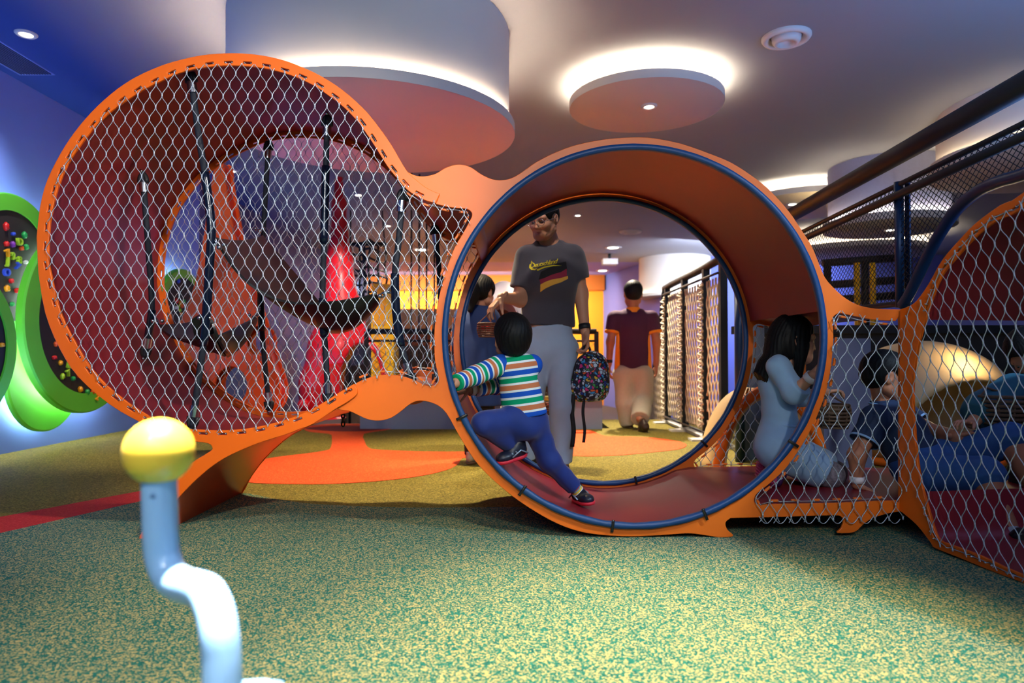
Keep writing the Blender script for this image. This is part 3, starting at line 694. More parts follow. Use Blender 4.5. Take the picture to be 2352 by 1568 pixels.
net('wire_net', offset(rhole, .006), fr(Y1 + .015), .056, .108, .0019, phase=.4, seed=4, warp=.006)
lacing(mr, fr(Y0), TUN); lacing(mr, fr(Y1 + .004), TUN)
rn = offset(rinner, .022)
rn = [V((min(p.x, 1.46), p.y)) for p in rn]
rn = [V((p.x - (.085 if p.x < .2 and .2 < p.y < 1.0 else 0), p.y)) for p in rn]
net('wire_net', rn, (RO - RN * .017, RD, EZ, RN), .060, .118, .0017, seed=5, warp=.006, slope=-.16)
lacing(mrr, (RO - RN * .004, RD, EZ, RN), TUN)
net('wire_net', rinner, (RO + RN * 1.017, RD, EZ, RN), .062, .118, .0019, seed=6, warp=.006)
sp_ = MB(); x_ = [xz(1740, 1155).x, xz(2062, 1155).x]; zz_ = zb - .052
sp_.tube([V((x_[0] + (x_[1] - x_[0]) * i / 200, Y0 - .016, zz_ - .030 * abs(math.sin(PI * (x_[1] - x_[0]) * i / 200 / .060)))) for i in range(201)], .0018, 5); sp_.build('edge_wire', STEEL, TUN)
b = MB(); b.box((1.655, Y0 + .03, .118), (2.62, Y1 - .01, .142)); b.build('floor_panel', MAROON, TUN, False)
# ================================================================== hanging cables inside the left loop
def cable(label, pts, sl, r=.0142, eye=True):
    """pts: top to bottom; sl: (start, end) fractions covered by a smooth sleeve"""
    pts = cr(pts, 8, False); o = thing('support_cable', label, 'cable', pts[-1], 'black cables inside the left loop')
    b = MB(); b.tube(pts, r, 10); b.build('rope', ROPE, o)
    n = len(pts) - 1
    for s0, s1 in sl:
        b = MB(); b.tube(pts[int(s0 * n):int(s1 * n) + 1], r * 1.35, 12); b.build('sleeve', SLEEVE, o)
    for e, d in ((0, 1), (n, -1)):
        a = pts[e]; t = (pts[e + d * 3] - a).normalized()
        b = MB(); b.tube([a + t * .045, a + t * .095], r * 1.45, 14); b.build('ferrule', CHROME, o, True, sh=40)
        s = V((t.z, 0, -t.x)).normalized() if abs(t.z) + abs(t.x) > 1e-6 else V((1, 0, 0))
        loop = [a + t * (.045 - .045 * math.sin(PI * k / 12) ** .8) + s * (.017 * math.cos(PI * k / 12)) for k in range(13)]
        b = MB(); b.tube(loop, r * .85, 8); b.build('thimble_eye', BLACKM, o)
        q = MB(); q.tube([a - t * .012 + EYd * k for k in (-.018, .018)], .008, 10); q.build('anchor_bolt', CHROME, o)
    return o
def PL(l): return [P(*q) for q in l]
Y = 2.985
cable('long black cable nearest the front net, kinked beside the brass-lit sling corner', PL([(437, 166, Y), (455, 300, Y), (472, 410, Y), (485, 520, Y), (482, 600, Y), (471, 760, Y), (455, 880, Y), (441, 980, Y)]), [(.28, .75)])
cable('short leaning black cable on the maroon left wall', PL([(328, 400, 3.36), (340, 560, 3.34), (349, 700, 3.33), (343, 760, 3.34), (333, 818, 3.36)]), [(.55, .85)])
cable('black cable hanging from the loop top in front of the red cone', PL([(752, 268, 3.22), (748, 400, 3.22), (744, 560, 3.22), (741, 700, 3.22), (747, 800, 3.22), (755, 925, 3.22)]), [(.18, .42), (.58, .75)])
cable('black cable farthest back, left of the blue wall', PL([(617, 326, 3.77), (608, 480, 3.76), (600, 640, 3.75), (602, 760, 3.75), (619, 940, 3.77)]), [(.5, .75)])
cable('black cable at the loop waist beside the yellow cabinet', PL([(926, 438, 2.98), (915, 560, 2.98), (907, 640, 2.98), (915, 760, 2.98), (935, 840, 2.98), (945, 882, 2.98)]), [(.38, .68)])
cable('thin black cable near the right end of the loop', PL([(998, 520, 3.77), (1006, 590, 3.77), (1013, 680, 3.77), (1012, 780, 3.77), (1002, 878, 3.77)]), [(.4, .6)])
# ---- black rubber slings
def bez(cp, n=14, m=12):
    """bi-quadratic patch from 3x3 points"""
    def B(t): return ((1 - t) ** 2, 2 * t * (1 - t), t * t)
    g = []
    for i in range(n + 1):
        row = []
        for j in range(m + 1):
            a, b_ = B(i / n), B(j / m); p = V((0, 0, 0))
            for k in range(3):
                for l in range(3): p += cp[k][l] * (a[k] * b_[l])
            row.append(p)
        g.append(row)
    return g
def sling(label, patches, corners):
    o = thing('rubber_sling', label, 'climbing sling', corners[0][0], 'black rubber slings in the left loop')
    for cp in patches:
        b = MB(); b.sheet(bez([[P(*q) for q in row] for row in cp]), .011); b.build('membrane', BLACKR, o, True, sh=50)
    for p, d in corners:
        p = V(p); d = V(d)
        for k in (-1, 0, 1):
            b = MB(); b.ball(p + V((k * .022, -.012, .012 * (k % 2))) + d * .2, .010, 10, 8); b.build('bolt', CHROME, o)
        for k in range(3):
            q = p + d * (.35 + .25 * k); s = V((0, 1, 0)) if k % 2 else V((0, 0, 1)); dn_ = d.normalized()
            ring = [q + dn_ * .016 * math.cos(2 * PI * a / 12) + s * .010 * math.sin(2 * PI * a / 12) for a in range(12)]
            b = MB(); b.tube(ring, .0035, 6, closed=True); b.build('chain_link', CHROME, o)
    return o
def dvec(a, b): return (P(*b) - P(*a))
sling('wide black rubber sling swooping from the upper left to the cable beside the yellow cabinet',
      [[[(497, 545, 3.02), (560, 560, 3.4), (604, 540, 3.68)], [(575, 705, 3.02), (680, 770, 3.3), (690, 640, 3.6)], [(720, 694, 3.02), (740, 800, 3.3), (740, 700, 3.55)]],
       [[(720, 694, 3.02), (740, 800, 3.3), (740, 700, 3.55)], [(790, 692, 3.02), (800, 870, 3.12), (800, 730, 3.4)], [(866, 672, 3.0), (872, 705, 3.05), (862, 690, 3.2)]]],
      [(P(510, 575, 3.0), dvec((510, 575, 3.0), (490, 545, 2.985))), (P(596, 535, 3.68), dvec((596, 535, 3.68), (606, 515, 3.76))), (P(866, 684, 3.0), dvec((866, 684, 3.0), (904, 664, 2.98)))])
sling('low black rubber sling folded in two lobes beside the maroon wall',
      [[[(362, 745, 3.3), (420, 745, 3.35), (455, 735, 3.5)], [(410, 800, 3.15), (450, 800, 3.2), (490, 760, 3.5)], [(492, 765, 3.02), (520, 850, 3.1), (528, 790, 3.4)]],
       [[(440, 735, 3.02), (480, 700, 3.02), (492, 765, 3.02)], [(450, 840, 3.1), (500, 800, 3.1), (528, 850, 3.1)], [(520, 800, 3.35), (525, 800, 3.35), (528, 790, 3.4)]],
       [[(500, 770, 3.05), (530, 860, 3.2), (520, 780, 3.5)], [(555, 745, 3.2), (565, 840, 3.3), (570, 750, 3.55)], [(586, 728, 3.5), (590, 745, 3.6), (580, 728, 3.7)]]],
      [(P(368, 748, 3.3), dvec((368, 748, 3.3), (352, 722, 3.33))), (P(472, 742, 3.0), dvec((472, 742, 3.0), (474, 715, 2.985))), (P(580, 735, 3.55), dvec((580, 735, 3.55), (600, 705, 3.75)))])

cable('short black cable end with a bright ferrule inside the second ring at the right', [PP(2262, 600, RO + RN * .62, RN), PP(2300, 645, RO + RN * .60, RN), PP(2345, 690, RO + RN * .58, RN), PP(2400, 760, RO + RN * .58, RN)], [(.6, .9)])
for k in range(4):
    c_ = P(788, 946 + 9 * k, 3.80); s_ = V((1, 0, 0)) if k % 2 else V((0, 1, 0)); b = MB()
    b.tube([c_ + V((0, 0, .015 * math.cos(2 * PI * a / 12))) + s_ * .009 * math.sin(2 * PI * a / 12) for a in range(12)], .004, 6, closed=True); b.build('shackle_link', BLACKM, TUN)
# ================================================================== climbing discs on the left wall
AXX = Matrix(((0, 0, 1), (1, 0, 0), (0, 1, 0)))
HC = [mat('hold_' + n, c, .4, var=0) for n, c in (('red', (214, 30, 30)), ('lime', (160, 200, 40)), ('green', (40, 170, 80)), ('amber', (236, 160, 20)), ('blue', (50, 80, 200)), ('orange', (236, 90, 30)), ('violet', (140, 60, 170)), ('white', (220, 216, 210)))]
def disc(label, y, z, R, Rin, d, t=.07, holds=(), seed=1, m0=.001):
    x = LX + d; c = V((x, y, z)); o = thing('climbing_disc', label, 'climbing panel', (LX, y, z), 'round climbing discs on the blue wall')
    b = MB(); b.lathe([(Rin, t * .8), (Rin, t), (R - .012, t), (R, t - .012), (R, .01), (R - .01, 0), (Rin, 0)], c, 96, AXX); b.build('rim', GREEN, o, sh=30)
    b = MB(); b.lathe([(.0005, t * .72), (Rin + .004, t * .72), (Rin + .004, 0.004), (.0005, .004)], c, 64, AXX); b.build('board', BLACKB if Rin > .2 and holds is not None else GREEN, o, sh=30)
    b = MB(); b.lathe([(.048, -d + m0), (.048, 0.005)], c, 32, AXX); b.build('mount', WHITE, o)
    b = MB(); b.lathe([(R * .80, -.03), (R * .84, -.03), (R * .84, -.012), (R * .80, -.012), (R * .80, -.03)], c, 64, AXX); b.build('light_strip', mat('disc_glow', (255, 246, 230), .5, var=0, emit=((235, 240, 255), 26)), o)
    rnd = random.Random(seed)
    for h in holds or ():
        px, py, col = h[:3]; p = PX(px, py, x + t * .72)
        if len(h) > 3:
            cu = bpy.data.curves.new('hold', 'FONT'); cu.body = h[3]; cu.size = .075; cu.extrude = .010; cu.bevel_depth = .003; cu.align_x = 'CENTER'; cu.align_y = 'CENTER'
            ob = bpy.data.objects.new('tmp', cu); COL.objects.link(ob); dg = bpy.context.evaluated_depsgraph_get(); dg.update()
            me = bpy.data.meshes.new_from_object(ob.evaluated_get(dg)); bpy.data.objects.remove(ob)
            a = rnd.uniform(-.5, .5)
            for v in me.vertices:
                q = Matrix.Rotation(a, 3, 'Z') @ v.co; v.co = p + V((q.z + .02, q.x, q.y))
            objm('hold', me, HC[col], o, False)
        else:
            s = rnd.uniform(.015, .023); b = MB(); b.ball(p + V((.010, 0, 0)), (.020, s, s * rnd.uniform(.8, 1.4)), 12, 8); v2 = []
            for v in b.v: v2.append(v + (v - p) * .16 * math.sin(7 * (v.y - p.y) / s + 3 * (v.z - p.z) / s))
            b.v = v2; b.build('hold', HC[col], o)
    return o
disc('topmost green-rimmed climbing disc with black board at the left edge', 5.2, 1.456, .55, .42, .13, holds=[(11, 520, 0), (27, 537, 4), (53, 540, 2), (12, 560, 0), (26, 561, 6), (39, 556, 1, 'D'), (46, 570, 5), (57, 567, 2), (12, 582, 3, '7'), (24, 588, 1, '2'), (38, 598, 1, '8'),
      (12, 600, 1, 'J'), (56, 602, 7), (34, 612, 4, '7'), (9, 626, 4, 'O'), (23, 645, 0), (13, 662, 3), (36, 667, 0), (25, 698, 2)], seed=2)
disc('green-rimmed climbing disc half hidden behind the left orange loop', 5.95, 1.065, .79, .62, .235, holds=[(110, 728, 4), (126, 790, 5), (122, 821, 0), (136, 833, 3), (150, 812, 1, 'P'), (154, 839, 1, 'D'), (151, 857, 1, '7'), (141, 864, 1), (178, 861, 0), (165, 869, 2), (182, 894, 3), (198, 900, 2), (210, 900, 5), (219, 896, 5), (217, 912, 3, '2'), (208, 884, 0), (195, 850, 4)], seed=3, m0=.125)
disc('lower green-rimmed climbing disc cut off by the left photo edge', 4.35, .83, .57, .47, .37, holds=[(1, 792, 3)], seed=4)
disc('plain green disc behind the others, closest to the floor', 5.72, .60, .46, .10, .07, .05, holds=None)
disc('distant green-rimmed climbing disc seen through the orange pod gap', 7.95, 1.18, .60, .50, .12, holds=[(408, 645, 4), (404, 690, 0), (412, 696, 3), (408, 704, 1), (416, 702, 5), (402, 706, 7), (411, 712, 1), (420, 692, 2), (414, 720, 3)], seed=5)
pt((LX + .12, 4.98, .5), 3, (.8, .86, 1)); spot((LX + .7, 4.7, 2.9), (LX, 4.9, 1.95), 70, (.92, .94, 1), 75, .9); pt((LX + .12, 6.4, .42), 3, (.85, .9, 1))
# ================================================================== crank in the foreground
CRK = mat('crank_paint', (150, 196, 240), .22, var=0, coat=.6)
o = thing('hand_crank', 'bent pale blue hand crank with a round yellow ball on top', 'crank', (P(512, 1600, .9).x, .9, 0))
pp = PL([(366, 1098, 1.03), (367, 1160, 1.03), (369, 1225, 1.03), (374, 1278, 1.03), (392, 1322, 1.02), (420, 1342, 1.0), (448, 1350, .975), (474, 1362, .95), (493, 1400, .925), (503, 1450, .91), (509, 1510, .905), (511, 1600, .90)])
b = MB(); q = cr(pp, 6, False); q.append(V((q[-1].x, q[-1].y, .0))); b.tube(q, .0252, 32); b.build('bent_pole', CRK, o)
b = MB(); b.ball(P(365, 1036, 1.03), .0500, 40, 28); b.build('ball_knob', mat('yellow_ball', (255, 216, 72), .4, var=0, coat=.3), o)
b = MB(); k = P(371, 1131, 1.03); b.ball(k - V((0, .0245, 0)), .004, 10, 8); b.build('set_screw', mat('screw_grey', (90, 130, 180), .4), o)
z0 = P(600, 1590, .9).z; a = P(512, 1604, .9); b = MB(); b.tube([a, P(600, 1596, .93), P(640, 1600, .94)], .020, 20); b.build('cross_arm', CRK, o)
b = MB(); b.lathe([(.0005, .012), (.075, .012), (.08, .008), (.08, .0)], (a.x, a.y, 0), 32); b.build('base_flange', CRK, o)
# ================================================================== black mesh railing at the right
XR = 2.04
def R3(px, py): return PX(px, py, XR)
o = thing('mesh_railing', 'black railing with wire mesh and a thick sloping handrail above the second ring', 'railing', (XR, 3.6, 1.0))
h0, h1 = R3(1826, 489), R3(2352, 193); dr = (h1 - h0).normalized()
b = MB(); b.tube([h0 - dr * 1.0, h1 + dr * .9], .050, 24); b.build('handrail', BLACKM, o)
t0, t1 = R3(1840, 534), R3(2352, 283); m0, m1 = R3(1840, 556), R3(2352, 320)
b = MB(); b.tube([t0 - dr * .6, t1 + dr * .6], .0145, 8); b.build('top_bar', BLACKM, o)
b = MB(); b.tube([m0 - dr * .6 + V((-.03, 0, 0)), m1 + dr * .6 + V((-.03, 0, 0))], .021, 14); b.build('mid_rail', BLACKM, o)
p0, p1 = R3(2064, 418), R3(2066, 706)
b = MB(); b.tube([p0, V((p0.x, p0.y, p1.z))], .023, 18); b.build('post', BLUEM, o)
b = MB(); b.box((XR + .022, p0.y - .055, p1.z), (XR + .03, p0.y - .015, p0.z)); b.build('post_flange', BLUEM, o, False)
ap = [R3(*q) for q in [(2072, 702), (2088, 676), (2106, 640), (2130, 590), (2160, 535), (2200, 478), (2250, 437), (2300, 415), (2352, 400)]]; ap.append(ap[-1] + dr * .5 + V((0, 0, -.02)))
arcp = cr(ap, 5, False); b = MB(); b.tube(arcp, .027, 18); b.build('arched_tube', BLUEM, o)
bl = [R3(1880, 712), R3(1985, 706), R3(2060, 698), R3(2084, 692)]; bl = [bl[0] - dr * .4] + bl
b = MB(); b.tube(bl, .016, 12); b.build('bottom_rail', BLACKM, o)
def lattice(poly, org, ex, ey, ez, s, r, ang=(.72, -.62)):
    b = MB(); xs = [p[0] for p in poly]; ys = [p[1] for p in poly]; c = V(((min(xs) + max(xs)) / 2, (min(ys) + max(ys)) / 2)); D = math.hypot(max(xs) - min(xs), max(ys) - min(ys)) / 2
    for ia, a in enumerate(ang):
        d = V((math.cos(a), math.sin(a))); n = V((-d.y, d.x)); k = int(D / s) + 1
        for i in range(-k, k + 1):
            ts = np.linspace(-D, D, 240); X = c.x + n.x * i * s + d.x * ts; Yy = c.y + n.y * i * s + d.y * ts; ins = inpoly(X, Yy, poly); j = 0
            while j < 240:
                if ins[j]:
                    e = j
                    while e + 1 < 240 and ins[e + 1]: e += 1
                    if e > j:
                        q = [org + ex * X[w] + ey * Yy[w] + ez * (r * (1 if ia else -1)) for w in (j, e)]; b.tube(q, r, 4, False)
                    j = e
                j += 1
    return b
UY = V((0, -1, 0))
poly = [(-q.y, q.z) for q in [t0 - dr * .6, t1 + dr * .5] + arcp[::-1] + [bl[3], bl[1], bl[0]]]
lattice(poly, V((XR, 0, 0)), UY, EZ, V((1, 0, 0)), .025, .0021).build('mesh_panel', BLACKM, o)
# ================================================================== rope net fence
XF = 1.78
def F3(px, py): return PX(px, py, XF)
o = thing('rope_fence', 'black post fence hung with beige rope netting behind the walking man', 'fence', (XF, 6.5, 0))
fy = [XF / ((px - 1176) / F) for px in (1533, 1573, 1622)]; fy.append(5.75)
hr = [V((XF, 8.55, .55)), V((XF, 8.2, 1.05)), V((XF, 7.95, 1.50)), V((XF, 7.8, 1.56)), V((XF, 6.5, 1.58)), V((XF, 5.6, 1.60))]
b = MB(); b.tube(cr(hr, 5, False), .036, 16); b.build('handrail', BLACKM, o)
for y in fy:
    b = MB(); b.box((XF - .03, y - .03, 0), (XF + .03, y + .03, 1.57)); b.build('post', BLACKM, o, False)
    b = MB(); b.box((XF - .16, y - .10, 0), (XF + .10, y + .05, .018)); b.box((XF - .05, y - .09, .018), (XF + .05, y + .04, .04)); b.build('foot_plate', WHITE, o, False)
b = MB(); b.box((XF - .02, 5.72, .0), (XF + .05, 7.9, .03)); b.build('kick_strip', WHITE, o, False)
ROPEB = mat('beige_rope', (206, 186, 160), .8, var=.2, scale=120, bump=.5, bscale=300)
def rope_panel(y0, y1, z00, z01, z10, z11, s):
    poly = [(-y0, z00), (-y1, z10), (-y1, z11), (-y0, z01)]
    return net('rope_net', poly, (V((XF - .01, 0, 0)), UY, EZ, V((1, 0, 0))), .095, .17, .0085, parent=o, m=ROPEB, knots=False, warp=.01, seed=s)
rope_panel(fy[0] - .07, fy[1] + .07, .10, 1.45, .10, 1.45, 8); rope_panel(fy[1] - .07, fy[2] + .07, .10, 1.45, .10, 1.45, 9); rope_panel(8.75, fy[0] + .05, -.1, .3, .02, 1.35, 10); rope_panel(fy[2] - .06, fy[3] + .05, .10, 1.45, .10, 1.45, 12)
for y, y2 in ((fy[0], fy[1]), (fy[1], fy[2]), (fy[2], fy[3])):
    for zz in (1.47, .08):
        b = MB(); b.tube([V((XF - .045, y, zz)), V((XF - .045, y2, zz))], .012, 8); b.build('net_bar', BLACKM, o)
for y in fy[:3]:
    n = 44; b = MB(); b.tube([V((XF - .05 - .02 * math.cos(i * PI / 2), y + .045 * math.sin(i * PI / 2 + .4), .12 + 1.33 * i / (n * 2))) for i in range(n * 2)], .010, 6); b.build('net_lacing', ROPEB, o)
# ================================================================== railing along the drop
def rail_unit(name, label, x0, x1, y, ztop, ns, mm=True):
    o = thing(name, label, 'railing', ((x0 + x1) / 2, y, .34))
    b = MB(); b.tube([V((x0, y, ztop)), V((x1, y, ztop))], .030, 12); b.build('top_rail', BLACKM, o)
    b = MB(); b.tube([V((x0, y, ztop - .10)), V((x1, y, ztop - .10))], .012, 8); b.build('wire_bar', BLACKM, o)
    for i in range(ns):
        x = x0 + (x1 - x0) * i / (ns - 1); b = MB(); b.box((x - .022, y - .022, .02), (x + .022, y + .022, ztop)); b.build('post', BLACKM, o, False)
    if mm: lattice([(x0, .36), (x1, .36), (x1, ztop - .1), (x0, ztop - .1)], V((0, y, 0)), V((1, 0, 0)), EZ, V((0, 1, 0)), .06, .0022).build('mesh_panel', mat('grey_wire', (110, 104, 96), .5, .4, var=0), o)
    return o
rail_unit('floor_edge_railing', 'black wire railing on the sill behind the standing man', -1.55, .90, 7.27, 1.03, 4)
# ================================================================== far things
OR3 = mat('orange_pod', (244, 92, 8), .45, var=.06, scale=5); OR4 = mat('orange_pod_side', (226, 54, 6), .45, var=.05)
o = thing('orange_pod', 'tall leaning orange climbing pod with round holes behind the left loop', 'play structure', P(540, 950, 5.4))
ocl = [(498, 372), (512, 372), (520, 430), (545, 560), (580, 680), (612, 780), (640, 868), (645, 905), (632, 938), (600, 955), (545, 962), (480, 950), (420, 900), (396, 830), (402, 770), (425, 720), (452, 640), (470, 540), (484, 440)]
def xz5(p, Y=5.4): q = P(p[0], p[1], Y); return V((q.x, q.z))
oc = cr([xz5(p) for p in ocl], 4); hl = []
for cx, cy, rx, ry in ((532, 885, 37, 44), (592, 782, 26, 34)): hl.append([xz5((cx + rx * math.cos(2 * PI * i / 40), cy + ry * math.sin(2 * PI * i / 40))) for i in range(40)])
plate('front_panel', oc, hl, .03, OR3, o, fr(5.4)); plate('rear_panel', oc, hl, .03, OR3, o, fr(5.58))
for k_ in (-.75, -.5):
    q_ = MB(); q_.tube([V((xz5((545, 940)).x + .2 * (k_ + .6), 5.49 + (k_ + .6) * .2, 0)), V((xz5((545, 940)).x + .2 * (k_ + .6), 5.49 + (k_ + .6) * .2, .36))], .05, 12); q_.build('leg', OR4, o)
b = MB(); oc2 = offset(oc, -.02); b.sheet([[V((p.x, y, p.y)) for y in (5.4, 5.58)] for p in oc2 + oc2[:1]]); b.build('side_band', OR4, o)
# red cone tower
RED = mat('red_plastic', (216, 22, 34), .3, var=.05, scale=4, coat=.3)
yc = 8.5
def q8(px, py, dy=0): return P(px, py, yc + dy)
fl_ = ((0, 1, 0), .6)
prims = [cap(q8(778, 392), q8(779, 470), .045, .075), cap(q8(779, 470), q8(780, 600), .075, .15), cap(q8(780, 600), q8(784, 720), .15, .24), cap(q8(784, 720), q8(770, 800), .24, .30, flat=fl_), cap(q8(765, 800), q8(738, 890), .28, .27, flat=fl_),
         cap(q8(800, 740), q8(850, 810), .16, .09, flat=fl_), cap(q8(850, 810), q8(886, 880), .09, .07), cap(q8(745, 890), q8(735, 920), .27, .22, flat=fl_)]
prims += [ell(q8(832, 900), (.26, .5, .60), k=.03, sub=True)]
v_, f_ = sdf(prims, .022, .10)
o = thing('red_cone', 'tall red cone tower with an arched opening behind the net', 'play structure', q8(735, 955))
npmesh('cone_body', [(v_, f_)], RED, o)
b = MB(); b.ball(q8(697, 930, -.2), .075, 16, 12); b.build('round_foot', RED, o)
b = MB(); b.lathe([(.0005, .015), (.30, .015), (.32, .0)], (q8(735, 950).x, yc, 0), 32); b.build('base_plate', RED, o); b = MB(); b.lathe([(.08, 0), (.06, .12), (.05, .2)], (q8(886, 900).x, yc, 0.0), 16); b.build('base_plate', RED, o)
# yellow cabinet, counter and nets at the back
YEL = mat('yellow_panel', (255, 190, 10), .45, var=.03)
o = thing('yellow_cabinet', 'tall narrow yellow cabinet beyond the net, right of the red cone', 'cabinet', P(878, 960, 9.2))
a, c_ = P(852, 955, 9.2), P(905, 652, 9.2); b = MB(); b.box((a.x, 9.2, 0), (c_.x, 9.6, c_.z)); b.build('body', YEL, o, False)
for i in range(3):
    z1_ = c_.z * (1 - i * .34) - .03; b = MB(); b.box((a.x + .02, 9.185, z1_ - c_.z * .30), (c_.x - .11, 9.2, z1_)); b.build('door', mat('amber_panel', (255, 168, 14), .45, var=.03), o, False)
o = thing('back_counter', 'long amber service counter in front of the far orange wall', 'counter', (-1.2, 12.3, -.6))
b = MB(); b.box((-3.0, 12.0, -.6), (.9, 12.6, .95)); b.build('front', mat('brown_stone', (128, 96, 74), .8, var=.4, scale=9), o, False)
b = MB(); b.box((-3.05, 11.9, .95), (.95, 12.7, 1.25)); b.build('worktop', mat('rust_panel', (190, 84, 26), .6, var=.1), o, False)
b = MB(); b.box((-3.0, 12.05, 1.25), (.9, 12.5, 1.60)); b.build('light_panel', mat('peach_panel', (246, 186, 120), .6, var=.05), o, False)
o = thing('cargo_net', 'black cargo climbing net hanging right of the red cone', 'climbing net', P(842, 690, 10.4))
a, c_ = P(806, 690, 10.4), P(880, 560, 10.4); xs = np.linspace(a.x, c_.x, 7); zs = np.linspace(a.z, c_.z, 8); rnd = random.Random(4)
gp = [[V((x + rnd.uniform(-.02, .02), 10.4 + .25 * math.sin(i * 1.3), z + rnd.uniform(-.03, .03))) for z in zs] for i, x in enumerate(xs)]
b = MB()
for i in range(7): b.tube(gp[i], .018, 6)
for j in range(8): b.tube([gp[i][j] for i in range(7)], .018, 6)
b.build('net_ropes', BLACKR, o)
b = MB(); b.tube([V((a.x - .05, 10.4, c_.z)), V((c_.x + .05, 10.4, c_.z))], .03, 8)
b.build('top_bar', BLACKM, o)
for i in (0, 6):
    b = MB(); b.tube([gp[i][7], V((gp[i][7].x, 10.4, CZ))], .012, 6); b.build('hanging_rope', BLACKR, o)
    b = MB(); b.tube([gp[i][0], V((gp[i][0].x, 10.4, -.6))], .02, 6); b.build('leg', BLACKM, o)
for k, px in enumerate((945, 963, 980, 998)):
    q = P(px, 500, 8.2 + .15 * k); b = MB(); b.tube([V((q.x, q.y, CZ)), V((q.x, q.y, -.6))], .011, 6)
    tag(b.build('hanging_rope', BLACKR), ['thin black ceiling rope, first to the right of the cabinet', 'thin black ceiling rope, second to the right of the cabinet', 'thin black ceiling rope, third to the right of the cabinet', 'thin black ceiling rope beside the ring rim'][k], 'rope', 'black ropes hanging beyond the net')
# pale pod beside the standing man
o = thing('egg_pod', 'pale egg-shaped seat pod with an open front beside the standing man', 'pod chair', (-.12, 5.65, 0))
yp = 5.65
def q5(px, py, dy=0): return P(px, py, yp + dy)
cpt = q5(1158, 742); v_, f_ = sdf([ell(cpt, (.20, .28, .35)), ell(cpt + V((-.02, -.17, -.07)), (.15, .24, .25), sub=True, k=.02)], .016, .02)
npmesh('shell', [(v_, f_)], mat('pale_shell', (160, 156, 182), .5, var=.03), o)
v_, f_ = sdf([ell(cpt + V((-.02, .05, -.10)), (.15, .14, .24))], .016, .02)
npmesh('cushion', [(v_, f_)], mat('brown_cushion', (150, 92, 70), .8), o)
b = MB(); b.lathe([(.0005, .02), (.22, .02), (.24, 0)], (cpt.x, yp, 0), 32); b.tube([V((cpt.x, yp, 0)), V((cpt.x, yp, cpt.z - .33))], .03, 10); b.build('stand', WHITE, o)
# low dark wall and shells behind the right part
o = thing('play_wall', 'low dark play wall behind the right net panels', 'play wall', (3.6, 5.9, 0))
b = MB(); b.box((1.98, 5.8, 0), (5.6, 6.0, .96)); b.build('panel', mat('dark_panel', (40, 36, 34), .6, var=.3, scale=3), o, False)
b = MB(); b.box((1.94, 5.76, .96), (5.64, 6.04, 1.03)); b.build('cap_rail', BLACKM, o, False)
CREAM = mat('cream_shell', (226, 190, 138), .5, var=.05)
o = thing('cream_shell', 'cream curved play shell glowing golden behind the right ring net', 'play structure', (2.98, 4.95, 0))
v_, f_ = sdf([ell((3.0, 5.0, .38), (.62, .50, .50)), ell((3.12, 4.66, .26), (.46, .45, .34), sub=True, k=.03)], .03, .03, cuts=[((0, 0, 0.0), (0, 0, -1))])
npmesh('shell', [(v_, f_)], CREAM, o)
b = MB(); b.tube([V((3.0 + .50 * math.cos(t), 5.0 - .42 * math.sin(t), .03)) for t in np.linspace(0, 2 * PI, 48, endpoint=False)], .03, 8, closed=True); b.build('base_ring', ORANGE, o)
o = thing('lilac_board', 'pale lilac board standing low behind the leaning boy', 'board', (2.1, 4.33, 0))
b = MB(); b.box((1.96, 4.30, 0), (2.26, 4.35, .88)); b.build('panel', mat('lilac_board_paint', (104, 102, 124), .7, var=.05), o, False)
b = MB(); b.box((1.94, 4.26, 0), (2.28, 4.39, .06)); b.build('foot_rail', BLACKM, o, False)
o = thing('cream_arch', 'cream and orange curved arch low behind the kneeling girl', 'play structure', (1.5, 4.4, 0))
pts = [V((1.26 + .54 * (1 - math.cos(t)) * .6, 4.4, .02 + .54 * math.sin(t))) for t in np.linspace(0, PI * .9, 24)]
b = MB(); b.sheet([[p + V((0, -.2, 0)), p, p + V((0, .2, 0))] for p in pts], .05); b.build('arch_panel', CREAM, o)
b = MB(); b.tube([p + V((0, -.21, 0)) for p in pts], .035, 8); b.build('edge_tube', ORANGE, o)
o = thing('grey_slide', 'grey-blue slide side panel right of the rope netting', 'slide', (1.95, 5.2, 0))
b = MB(); b.sheet([[V((1.66 + .05 * j, 5.0 + .3 * i, z)) for z in (0, .5, .9, 1.3)] for j, i in ((0, 0), (3, .3), (6, 1), (8, 2))], .04); b.build('side_panel', mat('slide_paint', (120, 136, 160), .4, var=.05), o)
b = MB(); b.tube([V((1.66, 4.98, 0)), V((1.66, 4.98, 1.0)), V((1.74, 4.98, 1.6))], .035, 12); b.build('post', BLUEM, o)
o = thing('far_play_frame', 'black and yellow climbing frame far behind the mesh railing', 'play structure', (4.0, 8.6, 0))
for px in (1968, 2004):
    q = P(px, 600, 8.4); b = MB(); b.tube([V((q.x, q.y, 0)), q + V((0, 0, -.02))], .036, 12); b.build('yellow_post', YEL, o)
for py in (604, 655, 690):
    b = MB(); b.tube([P(1890, py, 8.5), P(2090, py - 14, 8.5)], .05, 8); b.build('crossbar', BLACKM, o)
for px in (1900, 1986, 2085):
    q = P(px, 596, 8.5); b = MB(); b.tube([V((q.x, q.y, 0)), q], .05, 8); b.build('black_post', BLACKM, o)
